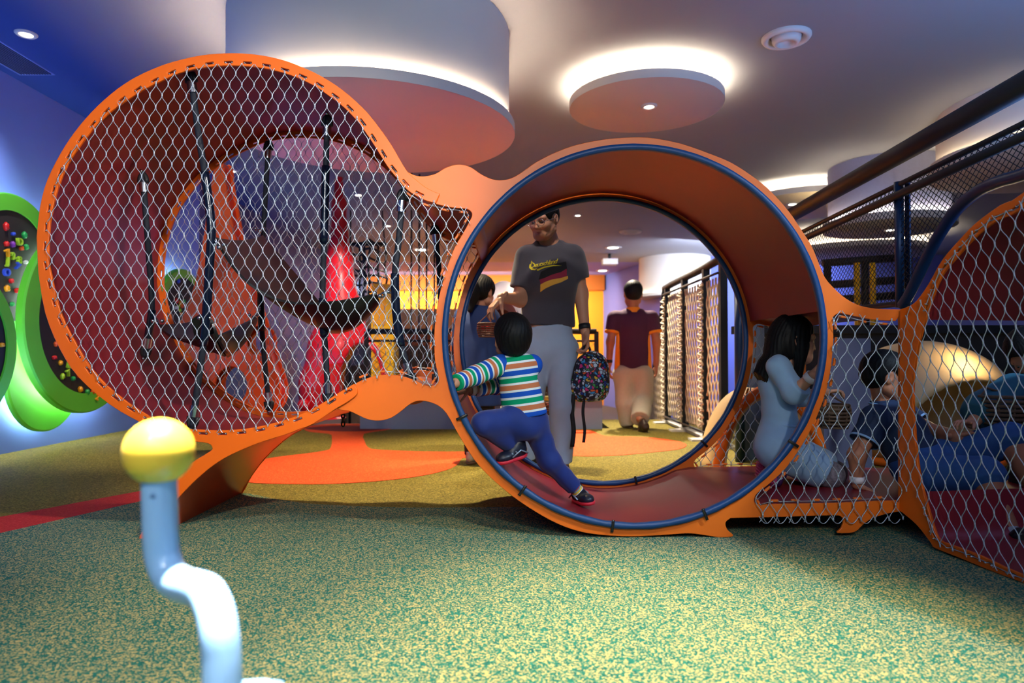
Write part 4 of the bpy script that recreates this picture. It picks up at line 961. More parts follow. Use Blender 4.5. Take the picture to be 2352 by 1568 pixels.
# ================================================================== people
def n3(v): v = np.array(v, float); return v / np.linalg.norm(v)
def hand(w, d, pn, ts, S=1.0, curl=.35, thumb=.5, spread=.10, vox=.0028):
    """five-fingered hand: w wrist, d finger direction, pn palm normal, ts +1/-1 side of the thumb (d x pn * ts)"""
    w = np.array(w, float); d = n3(d); pn = n3(np.array(pn, float) - d * np.dot(pn, d)); s = np.cross(d, pn) * ts
    pr = [cap(w - d * .03 * S, w + d * .012 * S, .023 * S, .024 * S, flat=(pn, .72))]
    offs = [.029, .0095, -.010, -.028]; Ls = [.070, .078, .072, .057]; reach = [.088, .092, .088, .080]
    for o, L, rc in zip(offs, Ls, reach):
        k = w + d * rc * S + s * o * S
        pr.append(cap(w + s * o * .55 * S + d * .01 * S, k, .0145 * S, .0118 * S, k=.012 * S))
        a = d + s * spread * (o / .03); a = n3(a); p = k; ang = 0
        for j, (f, r0, r1) in enumerate(((.44, .0098, .0088), (.31, .0088, .0079), (.25, .0079, .0066))):
            ang += curl * (.8 if j == 0 else 1.15); dd = n3(a * math.cos(ang) + pn * math.sin(ang)); q = p + dd * L * f * S
            pr.append(cap(p, q, r0 * S, r1 * S, k=.003 * S)); p = q
    p = w + d * .022 * S + s * .026 * S; a = n3(s * .75 + d * .75 + pn * .35)
    for j, (L, r0, r1) in enumerate(((.040, .0150, .0112), (.032, .0112, .0098), (.026, .0098, .0078))):
        q = p + a * L * S; pr.append(cap(p, q, r0 * S, r1 * S, k=.010 * S if j == 0 else .003)); p = q
        a = n3(a + pn * thumb * .5 + d * .25)
    return sdf(pr, vox * max(.75, S), .008 * S)
def hframe(f, u):
    f = n3(f); u = np.array(u, float); u = n3(u - f * np.dot(u, f)); return f, u, np.cross(f, u)
def head(C, f, u, s=1.0, vox=.0042, child=0.0):
    """head with brow, eye sockets, nose, lips, chin and ears; C centre between the ears, s = 1 for an adult"""
    C = np.array(C, float); f, u, r = hframe(f, u); R = np.stack([r, f, u], 1)
    def at(x, y, z): return C + (r * x + f * y + u * z) * s
    c = child
    pr = [ell(at(0, -.008, .030), np.array([.076, .096, .088]) * s, R), ell(at(0, .022, -.028 + .01 * c), np.array([.064 + .006 * c, .070, .082 - .012 * c]) * s, R, k=.03 * s),
          cap(at(-.022, .062, -.080 + .012 * c), at(.020, .062, -.080 + .012 * c), .024 * s, k=.03 * s), cap(at(-.05, .01, -.065 + .012 * c), at(-.02, .062, -.086 + .016 * c), .024 * s, k=.03 * s), cap(at(.05, .01, -.065 + .012 * c), at(.02, .062, -.086 + .016 * c), .024 * s, k=.03 * s),
          ell(at(.036, .064, -.026), np.array([.026, .024, .026]) * s, R, k=.02 * s), ell(at(-.036, .064, -.026), np.array([.026, .024, .026]) * s, R, k=.02 * s),
          cap(at(-.04, .078, .024), at(.04, .078, .024), .012 * s, k=.02 * s)]
    for sg in (-1, 1): pr.append(ell(at(.031 * sg, .098, .004), np.array([.019, .016, .012]) * s, R, k=.012 * s, sub=True))
    pr += [cap(at(0, .086, .008), at(0, .102 - .006 * c, -.026), .008 * s, .0115 * s, k=.012 * s), ell(at(.012, .092, -.031), np.array([.0085, .011, .008]) * s, R, k=.008 * s), ell(at(-.012, .092, -.031), np.array([.0085, .011, .008]) * s, R, k=.008 * s),
           cap(at(-.018, .082, -.0565), at(.018, .082, -.0565), .0060 * s, k=.006 * s), cap(at(-.015, .081, -.0665), at(.015, .081, -.0665), .0068 * s, k=.006 * s), cap(at(-.022, .0935, -.0615), at(.022, .0935, -.0615), .0035 * s, k=.003 * s, sub=True)]
    for sg in (-1, 1):
        pr += [ell(at(.076 * sg, -.006, -.004), np.array([.012, .020, .033]) * s, R, k=.006 * s), ell(at(.087 * sg, .000, .000), np.array([.007, .010, .018]) * s, R, k=.005 * s, sub=True)]
    return sdf(pr, vox * s, .018 * s), at, (f, u, r)
def hair_short(at, fr_, s, m, parent, face=.052, low=-.055, seed=1, vox=.0050, puff=1.0):
    f, u, r = fr_; R = np.stack([r, f, u], 1); C = at(0, 0, 0)
    pr = [ell(at(0, -.010, .036), np.array([.084, .104, .092]) * s * puff, R), ell(at(0, -.040, -.006), np.array([.062, .064, .058]) * s * puff, R, k=.03)]
    pr.append(ell(at(0, .098, -.02), np.array([.080, .060, .088]) * s, R, k=.012, sub=True))
    for sg in (-1, 1): pr.append(ell(at(.086 * sg, .008, -.014), np.array([.03, .030, .045]) * s, R, k=.010, sub=True))
    v, q = sdf(pr, vox * s, .02 * s, cuts=[(at(0, -.05, low), -u + f * .25)])
    nn = vnormals(v, q); L = (v - C) / s
    az = np.arctan2(L @ r, -(L @ f)); h = (np.sin(az * 34 + seed + 3 * np.sin((L @ u) * 40)) + .7 * np.sin(az * 61 + 2 * seed + (L @ u) * 60)) * .0009 * s
    return npmesh('hair', [(v + nn * h[:, None], q)], m, parent)
def eyes(at, s, parent, fr_, lid=None):
    f, u, r = fr_
    for sg in (-1, 1):
        b = MB(); b.ball(at(.031 * sg, .0755, .002), .0115 * s, 14, 10); b.build('eye', mat('eye_white', (196, 188, 184), .2, var=0), parent)
        b = MB(); b.ball(at(.031 * sg, .0826, -.001), .0058 * s, 10, 8); b.build('iris', mat('iris_dark', (30, 18, 12), .15, var=0), parent)
        b = MB(); b.tube([at(.015 * sg, .088, .024), at(.032 * sg, .089, .030), at(.048 * sg, .080, .026)], .0032 * s, 6); b.build('eyebrow', mat('brow_dark', (24, 18, 16), .8, var=0), parent)
        b = MB(); b.ball(at(.031 * sg, .0748, .0062), .0122 * s, 14, 10); b.build('eyelid', lid or SKIN, parent)
    b = MB()
    for z, w, h in ((-.0568, .0225, .0034), (-.0668, .0195, .0042)):
        b.tube([at(-w, .083, -.0615), at(-w * .5, .0885, z), at(0, .0895, z - .0004), at(w * .5, .0885, z), at(w, .083, -.0615)], [.001 * s, h * s, h * s, h * s, .001 * s], 8)
    b.build('lips', mat('lip_skin', (150, 84, 76), .45, var=0), parent)
def shoe(name_m, heel, toe, up, S, um, sm, parent, w=.043, collar=None):
    """heel/toe: points on the sole line; upper and sole as part and sub-part"""
    heel = np.array(heel, float); toe = np.array(toe, float); d = n3(toe - heel); up = n3(np.array(up, float) - d * np.dot(up, d)); sd = np.cross(d, up); L = np.linalg.norm(toe - heel)
    R = np.stack([sd, d, up], 1); def_ = lambda x, y, z: heel + d * y * L + sd * x * S + up * z * S
    pr = [ell(def_(0, .30, .040), (w * .92 * S, .34 * L, .046 * S), R), ell(def_(0, .70, .030), (w * 1.05 * S, .32 * L, .034 * S), R), cap(def_(0, .17, .055), def_(0, .14, .095), .036 * S, .034 * S, fb=True), cap(def_(0, .42, .062), def_(0, .2, .088), .026 * S, .03 * S)]
    v, q = sdf(pr, .0045 * S + .0008, .02 * S, cuts=[(def_(0, 0, .012), -up)]); nn = vnormals(v, q)
    o = npmesh(name_m, [(v, q)], um, parent)
    pr = [ell(def_(0, .28, .012), (w * 1.02 * S, .33 * L, .03 * S), R), ell(def_(0, .70, .012), (w * 1.14 * S, .34 * L, .03 * S), R)]
    v, q = sdf(pr, .0042 * S + .0006, .03 * S, cuts=[(def_(0, 0, .020), up), (def_(0, 0, 0), -up)])
    npmesh('sole', [(v, q)], sm, o)
    return o, def_
def lerp(a, b, t): return np.array(a, float) * (1 - t) + np.array(b, float) * t
def limb(pts, radii, flat_end=True, k=None, t0=0, t1=99):
    """chain of tapered capsules through pts, cut to the parameter range t0..t1 (1 per segment)"""
    out = []
    for i in range(len(pts) - 1):
        a, b = max(t0 - i, 0), min(t1 - i, 1)
        if b <= a or a >= 1 or b <= 0: continue
        A, B = lerp(pts[i], pts[i + 1], a), lerp(pts[i], pts[i + 1], b)
        ra = radii[i] + (radii[i + 1] - radii[i]) * a; rb = radii[i] + (radii[i + 1] - radii[i]) * b
        out.append(cap(A, B, ra, rb, fb=flat_end and b < 1 or (flat_end and i == len(pts) - 2), fa=flat_end and a > 0, k=k))
    return out
SKIN = mat('skin_light', (196, 140, 112), .5, var=.05, scale=30, spec=.4)
SKIN2 = mat('skin_tan', (172, 112, 84), .5, var=.05, scale=30, spec=.4)
HAIR = mat('black_hair', (13, 12, 14), .6, var=.3, scale=300, spec=.22)
def A(*q): return np.array(P(*q), float)
def band(name, c, d, r, w, m, parent):
    """strap around a wrist"""
    d = V(d).normalized(); a = d.orthogonal().normalized(); b_ = d.cross(a); c = V(c); mb = MB(); n = 28; vs = []
    for o, h in ((r, -w / 2), (r + .0025, -w / 2), (r + .0025, w / 2), (r, w / 2)):
        for k in range(n): vs.append(c + (a * math.cos(2 * PI * k / n) + b_ * math.sin(2 * PI * k / n)) * o + d * h)
    fs = [(i * n + k, ((i + 1) % 4) * n + k, ((i + 1) % 4) * n + (k + 1) % n, i * n + (k + 1) % n) for i in range(4) for k in range(n)]
    mb.add(vs, fs); return mb.build(name, m, parent)
def drape(name, target, polys, m, parent, dirv=(0, 1, 0), back=.3, lift=.002, step=.008):
    """2-D print laid on a garment: each polygon (list of world points in front of it) is gridded and cast on the cloth"""
    me = target.data; bvh = BVHTree.FromPolygons([v.co for v in me.vertices], [tuple(p.vertices) for p in me.polygons]); d = V(dirv).normalized()
    ex = V((1, 0, 0)); ez = V((0, 0, 1)); b = MB()
    for poly in polys:
        bm = bmesh.new(); vs = [bm.verts.new((p.x, p.z, 0)) for p in poly]
        tri = tessellate_polygon([[V((p.x, p.z, 0)) for p in poly]])
        for t in tri:
            try: bm.faces.new([vs[i] for i in t])
            except ValueError: pass
        for _ in range(5):
            es = [e for e in bm.edges if e.calc_length() > step]
            if not es: break
            bmesh.ops.subdivide_edges(bm, edges=es, cuts=1); bmesh.ops.triangulate(bm, faces=bm.faces[:])
        yy = poly[0].y - back; idx = {}
        out = []
        for v in bm.verts:
            o = V((v.co.x, yy, v.co.y)); h = bvh.ray_cast(o, d)
            idx[v] = len(out); out.append((h[0] - d * lift) if h[0] is not None else V((v.co.x, poly[0].y, v.co.y)))
        b.add(out, [tuple(idx[v] for v in f.verts) for f in bm.faces]); bm.free()
    return b.build(name, m, parent)
# ------------------------------------------------------------------ toddler climbing in the middle ring
def toddler():
    o = thing('person', 'toddler in striped shirt and navy trousers climbing the middle ring', 'person', A(1215, 965, 3.2))
    hc = A(1177, 780, 3.20); f = n3((-.18, .93, .30)); up = n3((.02, -.30, .95))
    (hv, hq), at, frm = head(hc, f, up, .98, .0042, 1.0)
    chest = A(1186, 850, 3.20); pel = A(1206, 955, 3.20); neck = A(1184, 818, 3.20)
    shL, shR = A(1148, 838, 3.17), A(1222, 838, 3.23)
    elL, wrL = A(1092, 862, 3.08), A(1044, 880, 2.965)
    elR, wrR = A(1142, 884, 3.34), A(1078, 896, 3.22)
    hipL, hipR = A(1184, 962, 3.18), A(1224, 968, 3.23)
    knL, anL = A(1112, 972, 3.07), A(1176, 1024, 3.20)
    knR, anR = A(1262, 1058, 3.25), A(1322, 1122, 3.32)
    body = [cap(neck, hc - up * .05, .036, .040), cap(chest, pel, .085, .085, flat=((0, 1, 0), .75))] + limb([shL, elL, wrL], [.036, .030, .022], False) + limb([shR, elR, wrR], [.036, .030, .022], False) \
        + limb([hipL, knL, anL], [.060, .045, .028], False) + limb([hipR, knR, anR], [.060, .045, .028], False)
    bv, bq = sdf(body, .007, .03)
    hl = hand(wrL, n3((-.75, -.45, .15)), n3((.2, -.5, -.9)), 1, .56, .75)
    hr = hand(wrR, n3((-.95, -.25, -.12)), n3((-.1, .5, -.8)), 1, .56, .5)
    npmesh('body', [(bv, bq), (hv, hq), hl, hr], SKIN, o); eyes(at, .98, o, frm)
    hair_short(at, frm, 1.0, HAIR, o, seed=3, low=-.048, puff=1.06)
    # shirt
    ax = n3(pel - chest)
    pr = [cap(chest + ax * .0, lerp(chest, pel, .98), .083, .094, flat=((.1, 1, 0), .78), fb=True), cap(shL, shR, .046, .046, k=.035), cap(neck + ax * .012, chest, .048, .075, flat=((0, 1, 0), .8), fa=True), cap(lerp(chest, pel, .5), lerp(chest, pel, .98), .088, .098, flat=((.1, 1, 0), .8), fb=True)]
    v, q = sdf(pr, .0052, .028); v = smooth_mesh(v, q, 1); v = wrinkle(v, q, .0024, 70)
    SM = attr_stripes('kid_stripes', [((24, 84, 190), 1.0), ((236, 240, 240), .45), ((0, 158, 108), 1.0), ((236, 240, 240), .45), ((206, 120, 78), 1.0), ((236, 240, 240), .45)])
    so = npmesh('striped_shirt', [(v, q)], SM, o)
    set_attr(so, 'band', ((np.array([p.co for p in so.data.vertices]) - chest) @ n3(ax + np.array([-.06, 0, 0]))) / .098 + 5)
    for a, b, c, e in ((shL, elL, wrL, 1.93), (shR, elR, wrR, 1.75)):
        v, q = sdf(limb([a, b, c], [.051, .043, .037], True, .02, 0, e), .0046, .02); v = wrinkle(v, q, .0022, 75); sl_ = npmesh('sleeve', [(v, q)], SM, so)
        v = np.array([p.co for p in sl_.data.vertices]); d1 = n3(b - a); d2 = n3(c - b); L1 = np.linalg.norm(b - a); mid = n3(d1 + d2); far = (v - b) @ mid
        set_attr(sl_, 'band', np.where(far < 0, np.clip((v - a) @ d1, .001, L1), np.maximum(L1 + (v - b) @ d2, L1)) / .082 + 5.0)
    # trousers
    NV = mat('navy_jersey', (12, 44, 122), .75, var=.10, scale=25, sheen=.2)
    pr = [cap(hipL, hipR, .072, .072), cap(lerp(chest, pel, .86), pel, .086, .088, flat=((0, 1, 0), .82), fa=True), ell(lerp(hipL, hipR, .5) + np.array([0, -.03, -.03]), (.078, .066, .066))] + limb([hipL, knL, anL], [.066, .052, .040], True, .03, 0, 1.9) + limb([hipR, knR, anR], [.066, .050, .040], True, .03, 0, 1.93)
    v, q = sdf(pr, .006, .03); v = wrinkle(v, q, .005, 48); npmesh('trousers', [(v, q)], NV, o)
    SK = attr_stripes('sock_stripes', [((236, 200, 70), 1), ((240, 236, 226), .8), ((200, 60, 60), .5), ((120, 160, 170), .7)])
    for kn, an in ((knL, anL), (knR, anR)):
        d = n3(an - kn); v, q = sdf([cap(lerp(kn, an, .80), an + d * .03, .031, .031, fa=True)], .004, .01); s_ = npmesh('sock', [(v, q)], SK, o); set_attr(s_, 'band', ((np.array([p.co for p in s_.data.vertices]) - an) @ d) / .03 + 9)
    SU = mat('kid_shoe', (22, 26, 44), .4, var=.3, scale=60); SS = mat('red_sole', (216, 44, 62), .5)
    GR = mat('silver_trim', (150, 170, 190), .3, .4, var=0)
    for hl_, to_, u_ in ((A(1207, 1046, 3.215), A(1140, 1068, 3.13), (-.25, -.25, .9)), (A(1322, 1150, 3.38), A(1350, 1158, 3.27), (-.1, 0, 1))):
        d = n3(to_ - hl_); to_ = hl_ + d * .155; sh, de = shoe('shoe', hl_, to_, u_, .80, SU, SS, o)
        for k in range(3):
            b = MB(); b.tube([de(.040 * (1 - .1 * k), .42 + .13 * k, .05 - .006 * k), de(0, .48 + .13 * k, .074 - .010 * k), de(-.040, .42 + .13 * k, .05 - .006 * k)], .0035, 6); b.build('trim', GR, sh)
        b = MB(); b.tube([de(.046, .05, .03), de(.050, .3, .06), de(.046, .6, .03)], .004, 6); b.tube([de(-.046, .05, .03), de(-.050, .3, .06), de(-.046, .6, .03)], .004, 6); b.build('trim', GR, sh)
    WB = mat('paper_band', (232, 230, 232), .6, var=0)
    band('wristband', wrR + n3(elR - wrR) * .014, n3(elR - wrR), .0255, .026, WB, o)
toddler()
# ------------------------------------------------------------------ standing man
def man():
    Yb = 4.18
    o = thing('person', 'man in a dark T-shirt and pale trousers standing behind the ring, holding a backpack', 'person', (A(1270, 1000, Yb)[0], Yb, 0))
    hc = A(1250, 503, 4.12); f = n3((-.50, -.76, -.38)); up = n3((-.16, -.32, .93))
    (hv, hq), at, frm = head(hc, f, up, 1.02)
    neck = A(1262, 552, 4.16); chest = A(1263, 620, Yb); waist = A(1258, 740, Yb); pel = A(1262, 790, Yb)
    shL, shR = A(1318, 588, 4.17), A(1208, 592, 4.16)          # his left is on the photo's right
    elR, wrR = A(1194, 688, 4.14), A(1152, 684, 3.99); elL, wrL = A(1334, 675, 4.20), A(1344, 762, 4.13)
    hipL, hipR = A(1290, 805, Yb), A(1234, 805, Yb); knL, anL = A(1291, 935, 4.12), A(1291, 1062, 4.16); knR, anR = A(1216, 938, 4.20), A(1206, 1050, 4.28)
    body = [cap(neck + np.array([0, .02, -.03]), at(0, -.01, -.06), .054, .054), cap(neck + np.array([0, .0, -.03]), chest + np.array([0, 0, .04]), .062, .10, flat=((0, 1, 0), .7)), cap(chest, pel, .13, .12, flat=((0, 1, 0), .7)), cap(shL, shR, .06, .06)] + limb([shL, elL, wrL], [.052, .043, .029], False) + limb([shR, elR, wrR], [.052, .043, .029], False) \
        + limb([hipL, knL, anL], [.085, .058, .04], False) + limb([hipR, knR, anR], [.085, .058, .04], False)
    bv, bq = sdf(body, .010, .03)
    hR = hand(wrR, n3((-.62, -.30, -.65)), n3((.45, .25, -.7)), 1, 1.0, .42, .9)
    hL = hand(wrL, n3((.03, -.12, -1)), n3((-.9, -.3, 0)), -1, 1.0, .62, .9)
    npmesh('body', [(bv, bq), (hv, hq), hR, hL], SKIN, o); eyes(at, 1.02, o, frm)
    hair_short(at, frm, 1.04, HAIR, o, seed=5)
    b = MB()
    for sg in (-1, 1):
        rg = [at(.034 * sg + .025 * math.cos(t), .105, .002 + .018 * math.sin(t)) for t in np.linspace(0, 2 * PI, 24, endpoint=False)]; b.tube(rg, .0014, 6, closed=True)
        b.tube([at(.058 * sg, .104, .006), at(.080 * sg, .05, .006), at(.084 * sg, .0, .002)], .0016, 6)
    b.tube([at(-.009, .105, .006), at(.009, .105, .006)], .0014, 6); b.build('glasses', CHROME, o)
    TS = mat('charcoal_tee', (62, 60, 72), .85, var=.10, scale=18, sheen=.2)
    pr = [cap(A(1264, 612, Yb), A(1258, 748, Yb), .162, .164, flat=((0, 1, 0), .62), fb=True), cap(shL + np.array([-.02, 0, -.005]), shR + np.array([.02, 0, -.005]), .060, .060, k=.06), cap(neck + np.array([.0, .012, -.014]), chest, .070, .13, flat=((0, 1, 0), .72), fa=True),
          ell(A(1264, 640, 4.13), (.16, .105, .14), k=.05)]
    neck_hole = [ell(A(1258, 546, 4.10), (.074, .085, .050), k=.012, sub=True)]
    pr += limb([shL, elL], [.068, .076], True, .035, 0, .62) + limb([shR, elR], [.068, .080], True, .035, 0, .74)
    v, q = sdf(pr + neck_hole, .0085, .045); v = smooth_mesh(v, q, 1); v = wrinkle(v, q, .009, 26, ((.3, .2, 1), (.9, .1, .35), (-.8, .2, .6))); ts = npmesh('t_shirt', [(v, q)], TS, o)
    # print on the chest: lettering and a brushed black-red-gold flag
    def q(*l): return [P(x, y, 3.98) for x, y in l]
    blk = [(1238, 640), (1243, 622), (1262, 612), (1278, 602), (1303, 596), (1305, 616), (1290, 622), (1270, 628), (1252, 636)]
    red = [(1240, 640), (1252, 636), (1270, 628), (1290, 622), (1304, 613), (1304, 632), (1290, 636), (1268, 640), (1254, 645), (1243, 651)]
    gol = [(1242, 651), (1254, 645), (1268, 640), (1290, 636), (1307, 630), (1307, 637), (1290, 646), (1272, 652), (1254, 660), (1242, 668)]
    pt_ = drape('flag_print', ts, [q(*blk)], mat('print_black', (14, 14, 18), .8), o)
    drape('flag_print', ts, [q(*red)], mat('print_red', (142, 28, 60), .8), o, lift=.0023); drape('flag_print', ts, [q(*gol)], mat('print_gold', (222, 164, 62), .8), o, lift=.0026)
    cu = bpy.data.curves.new('t', 'FONT'); cu.body = 'Deutschland'; cu.size = .052; cu.shear = .35; cu.space_character = .84; cu.offset = .0007; cu.resolution_u = 3
    ob = bpy.data.objects.new('tmp', cu); COL.objects.link(ob); dg = bpy.context.evaluated_depsgraph_get(); dg.update(); me = bpy.data.meshes.new_from_object(ob.evaluated_get(dg)); bpy.data.objects.remove(ob)
    w = max(v.co.x for v in me.vertices); x0 = P(1217, 612, 3.98); x1 = P(1284, 600, 3.98); e = (x1 - x0); sc_ = e.length / w
    bvh = BVHTree.FromPolygons([v.co for v in ts.data.vertices], [tuple(p.vertices) for p in ts.data.polygons])
    for v in me.vertices:
        t = v.co.x / w; big = 1.7 if t < .10 else 1.0
        p_ = x0 + e * t + V((0, 0, v.co.y * sc_ * big)); h = bvh.ray_cast(V((p_.x, 3.7, p_.z)), V((0, 1, 0))); v.co = (h[0] + V((0, -.003, 0))) if h[0] is not None else p_
    YP = mat('print_yellow', (226, 206, 40), .7, var=0); objm('lettering', me, YP, o, False)
    drape('lettering', ts, [q((1233, 616), (1250, 609), (1272, 605), (1292, 606.5), (1272, 608), (1252, 612), (1236, 619))], YP, o, lift=.003)
    drape('lettering', ts, [q((1217, 602), (1223, 600), (1220, 606), (1222, 611), (1229, 614), (1236, 611), (1230, 617), (1221, 616), (1216, 610))], YP, o, lift=.003)
    TR = mat('pale_chino', (160, 178, 206), .8, var=.06, scale=20)
    pr = [cap(hipL, hipR, .100, .100, flat=((0, 1, 0), .9)), cap(A(1258, 748, Yb), pel, .148, .150, flat=((0, 1, 0), .72), fa=True)] + limb([hipL, knL, anL], [.100, .076, .064], True, .02, 0, 2) + limb([hipR, knR, anR], [.100, .076, .064], True, .02, 0, 2)
    v, q_ = sdf(pr, .009, .03); v = wrinkle(v, q_, .009, 26); npmesh('trousers', [(v, q_)], TR, o)
    SU = mat('dark_shoe', (28, 32, 44), .4); SS = mat('black_sole', (14, 14, 16), .6)
    for an, dx in ((anL, .05), (anR, -.04)): shoe('shoe', (an[0], an[1] + .07, .0), (an[0] + dx, an[1] - .20, .0), (0, 0, 1), 1.05, SU, SS, o)
    band('watch', wrL + n3(elL - wrL) * .03, n3(elL - wrL), .034, .034, BLACKM, o)
    return wrR, wrL
wR, wL = man()
# ---- things he holds
WIC = mat('wicker', (112, 66, 44), .7, var=.3, scale=90)
def basket(label, c, R, H, hdl, m=WIC, cat='basket', ball=True):
    o = thing('wicker_basket', label, cat, c, 'wicker baskets'); c = V(c); b = MB(); n = 22
    for i in range(7):
        z = -H * .5 + H * i / 6; r = R * (.62 + .38 * math.sin(PI * (.15 + .55 * i / 6)))
        b.tube([c + V((r * (1 + .07 * math.sin(k * PI + i * PI)) * math.cos(2 * PI * k / n), r * (1 + .07 * math.sin(k * PI + i * PI)) * math.sin(2 * PI * k / n), z)) for k in range(n)], R * .085, 5, closed=True)
    for k in range(0, n, 2):
        a = 2 * PI * k / n; b.tube([c + V((R * (.62 + .38 * math.sin(PI * (.15 + .55 * i / 6))) * math.cos(a), R * (.62 + .38 * math.sin(PI * (.15 + .55 * i / 6))) * math.sin(a), -H * .5 + H * i / 6)) for i in range(7)], R * .06, 5)
    b.ball(c + V((0, 0, -H * .48)), (R * .64, R * .64, R * .08), 18, 8); b.build('woven_body', m, o)
    if hdl is not None:
        b = MB(); h = V(hdl); b.tube(cr([c + V((-R, 0, H * .45)), (c + V((-R * .7, 0, H * .5))).lerp(h, .6), h, (c + V((R * .7, 0, H * .5))).lerp(h, .6), c + V((R, 0, H * .45))], 6, False), R * .055, 6); b.build('handle', m, o)
    return o
bc = P(1119, 758, 3.94); basket('small reddish wicker basket hanging from the standing man’s hand', bc, .058, .075, P(1136, 704, 3.93))
for k, (dx, dy) in enumerate(((-.018, .0), (.02, -.012), (.0, .022))):
    b = MB(); b.ball(bc + V((dx, dy, .012)), .021, 14, 10); tag(b.build('toy_egg', mat('toy_red', (206, 34, 34), .35, var=.05)), ['red toy egg on the left in the hanging basket', 'red toy egg on the right in the hanging basket', 'red toy egg at the back of the hanging basket'][k], 'toy', 'toy eggs in the baskets')
# backpack
def backpack():
    c = A(1356, 866, 4.10); o = thing('backpack', 'small navy child backpack with a colourful patchwork print hanging from the man’s hand', 'backpack', c, None)
    m = bpy.data.materials.new('patchwork_print'); m.use_nodes = True; nt = m.node_tree; b_ = nt.nodes['Principled BSDF']; L = nt.links.new; b_.inputs['Roughness'].default_value = .6
    g = nt.nodes.new('ShaderNodeNewGeometry'); nz = nt.nodes.new('ShaderNodeTexNoise'); nz.inputs['Scale'].default_value = 30; L(g.outputs['Position'], nz.inputs['Vector'])
    ma = nt.nodes.new('ShaderNodeVectorMath'); ma.operation = 'MULTIPLY_ADD'; ma.inputs[1].default_value = (.03,) * 3; L(nz.outputs['Color'], ma.inputs[0]); L(g.outputs['Position'], ma.inputs[2])
    vo = nt.nodes.new('ShaderNodeTexVoronoi'); vo.inputs['Scale'].default_value = 56; L(ma.outputs[0], vo.inputs['Vector']); sp = nt.nodes.new('ShaderNodeSeparateColor'); L(vo.outputs['Color'], sp.inputs[0])
    rp = nt.nodes.new('ShaderNodeValToRGB'); rp.color_ramp.interpolation = 'CONSTANT'; e = rp.color_ramp.elements
    cols = [(0, (16, 22, 52)), (.30, (190, 210, 232)), (.52, (20, 60, 160)), (.62, (60, 150, 210)), (.70, (206, 40, 130)), (.77, (232, 190, 40)), (.83, (40, 150, 70)), (.88, (226, 92, 40)), (.93, (210, 220, 236))]
    e[0].color = lin(cols[0][1]); e[1].position = cols[1][0]; e[1].color = lin(cols[1][1])
    for t, cc in cols[2:]: q = e.new(t); q.color = lin(cc)
    L(sp.outputs[1], rp.inputs[0]); ed = nt.nodes.new('ShaderNodeTexVoronoi'); ed.feature = 'DISTANCE_TO_EDGE'; ed.inputs['Scale'].default_value = 56; L(ma.outputs[0], ed.inputs['Vector'])
    lt = nt.nodes.new('ShaderNodeMath'); lt.operation = 'LESS_THAN'; lt.inputs[1].default_value = .10; L(ed.outputs['Distance'], lt.inputs[0]); mx = nt.nodes.new('ShaderNodeMix'); mx.data_type = 'RGBA'
    L(lt.outputs[0], mx.inputs[0]); L(rp.outputs[0], mx.inputs[6]); mx.inputs[7].default_value = lin((12, 16, 34)); L(mx.outputs[2], b_.inputs['Base Color'])
    tl = .10; R = np.array([[math.cos(tl), 0, math.sin(tl)], [0, 1, 0], [-math.sin(tl), 0, math.cos(tl)]])
    pr = [ell(c + R @ np.array([.005, 0, .03]), (.105, .075, .13), R), ell(c + R @ np.array([0, 0, -.06]), (.118, .085, .105), R), ell(c + R @ np.array([0, -.06, -.05]), (.085, .045, .085), R, k=.01)]
    v, q = sdf(pr, .007, .05, cuts=[(c + R @ np.array([0, 0, -.145]), (0.1, 0, -1))]); v = wrinkle(v, q, .003, 40); npmesh('bag_body', [(v, q)], m, o)
    SB = mat('strap_black', (16, 17, 24), .7)
    b = MB(); t = P(1346, 796, 4.10); b.tube(cr([P(1338, 812, 4.10), P(1340, 800, 4.10), P(1346, 791, 4.10), P(1354, 800, 4.10), P(1356, 812, 4.10)], 4, False), .008, 8); b.build('carry_loop', SB, o)
    for x, y0, y1, w in ((1316, 905, 1026, .013), (1341, 915, 1016, .009)):
        b = MB(); b.sheet([[P(x - w * 380 + 2 * math.sin(y / 14), y, 4.06), P(x + w * 380 + 2 * math.sin(y / 14), y, 4.06)] for y in np.linspace(y0, y1, 16)], .004); b.build('strap', SB, o)
    b = MB(); b.tube(cr([P(1314, 870, 4.03), P(1326, 826, 4.02), P(1356, 812, 4.02), P(1390, 830, 4.03), P(1398, 880, 4.04)], 5, False), .004, 6); b.build('zip', SB, o)
backpack()
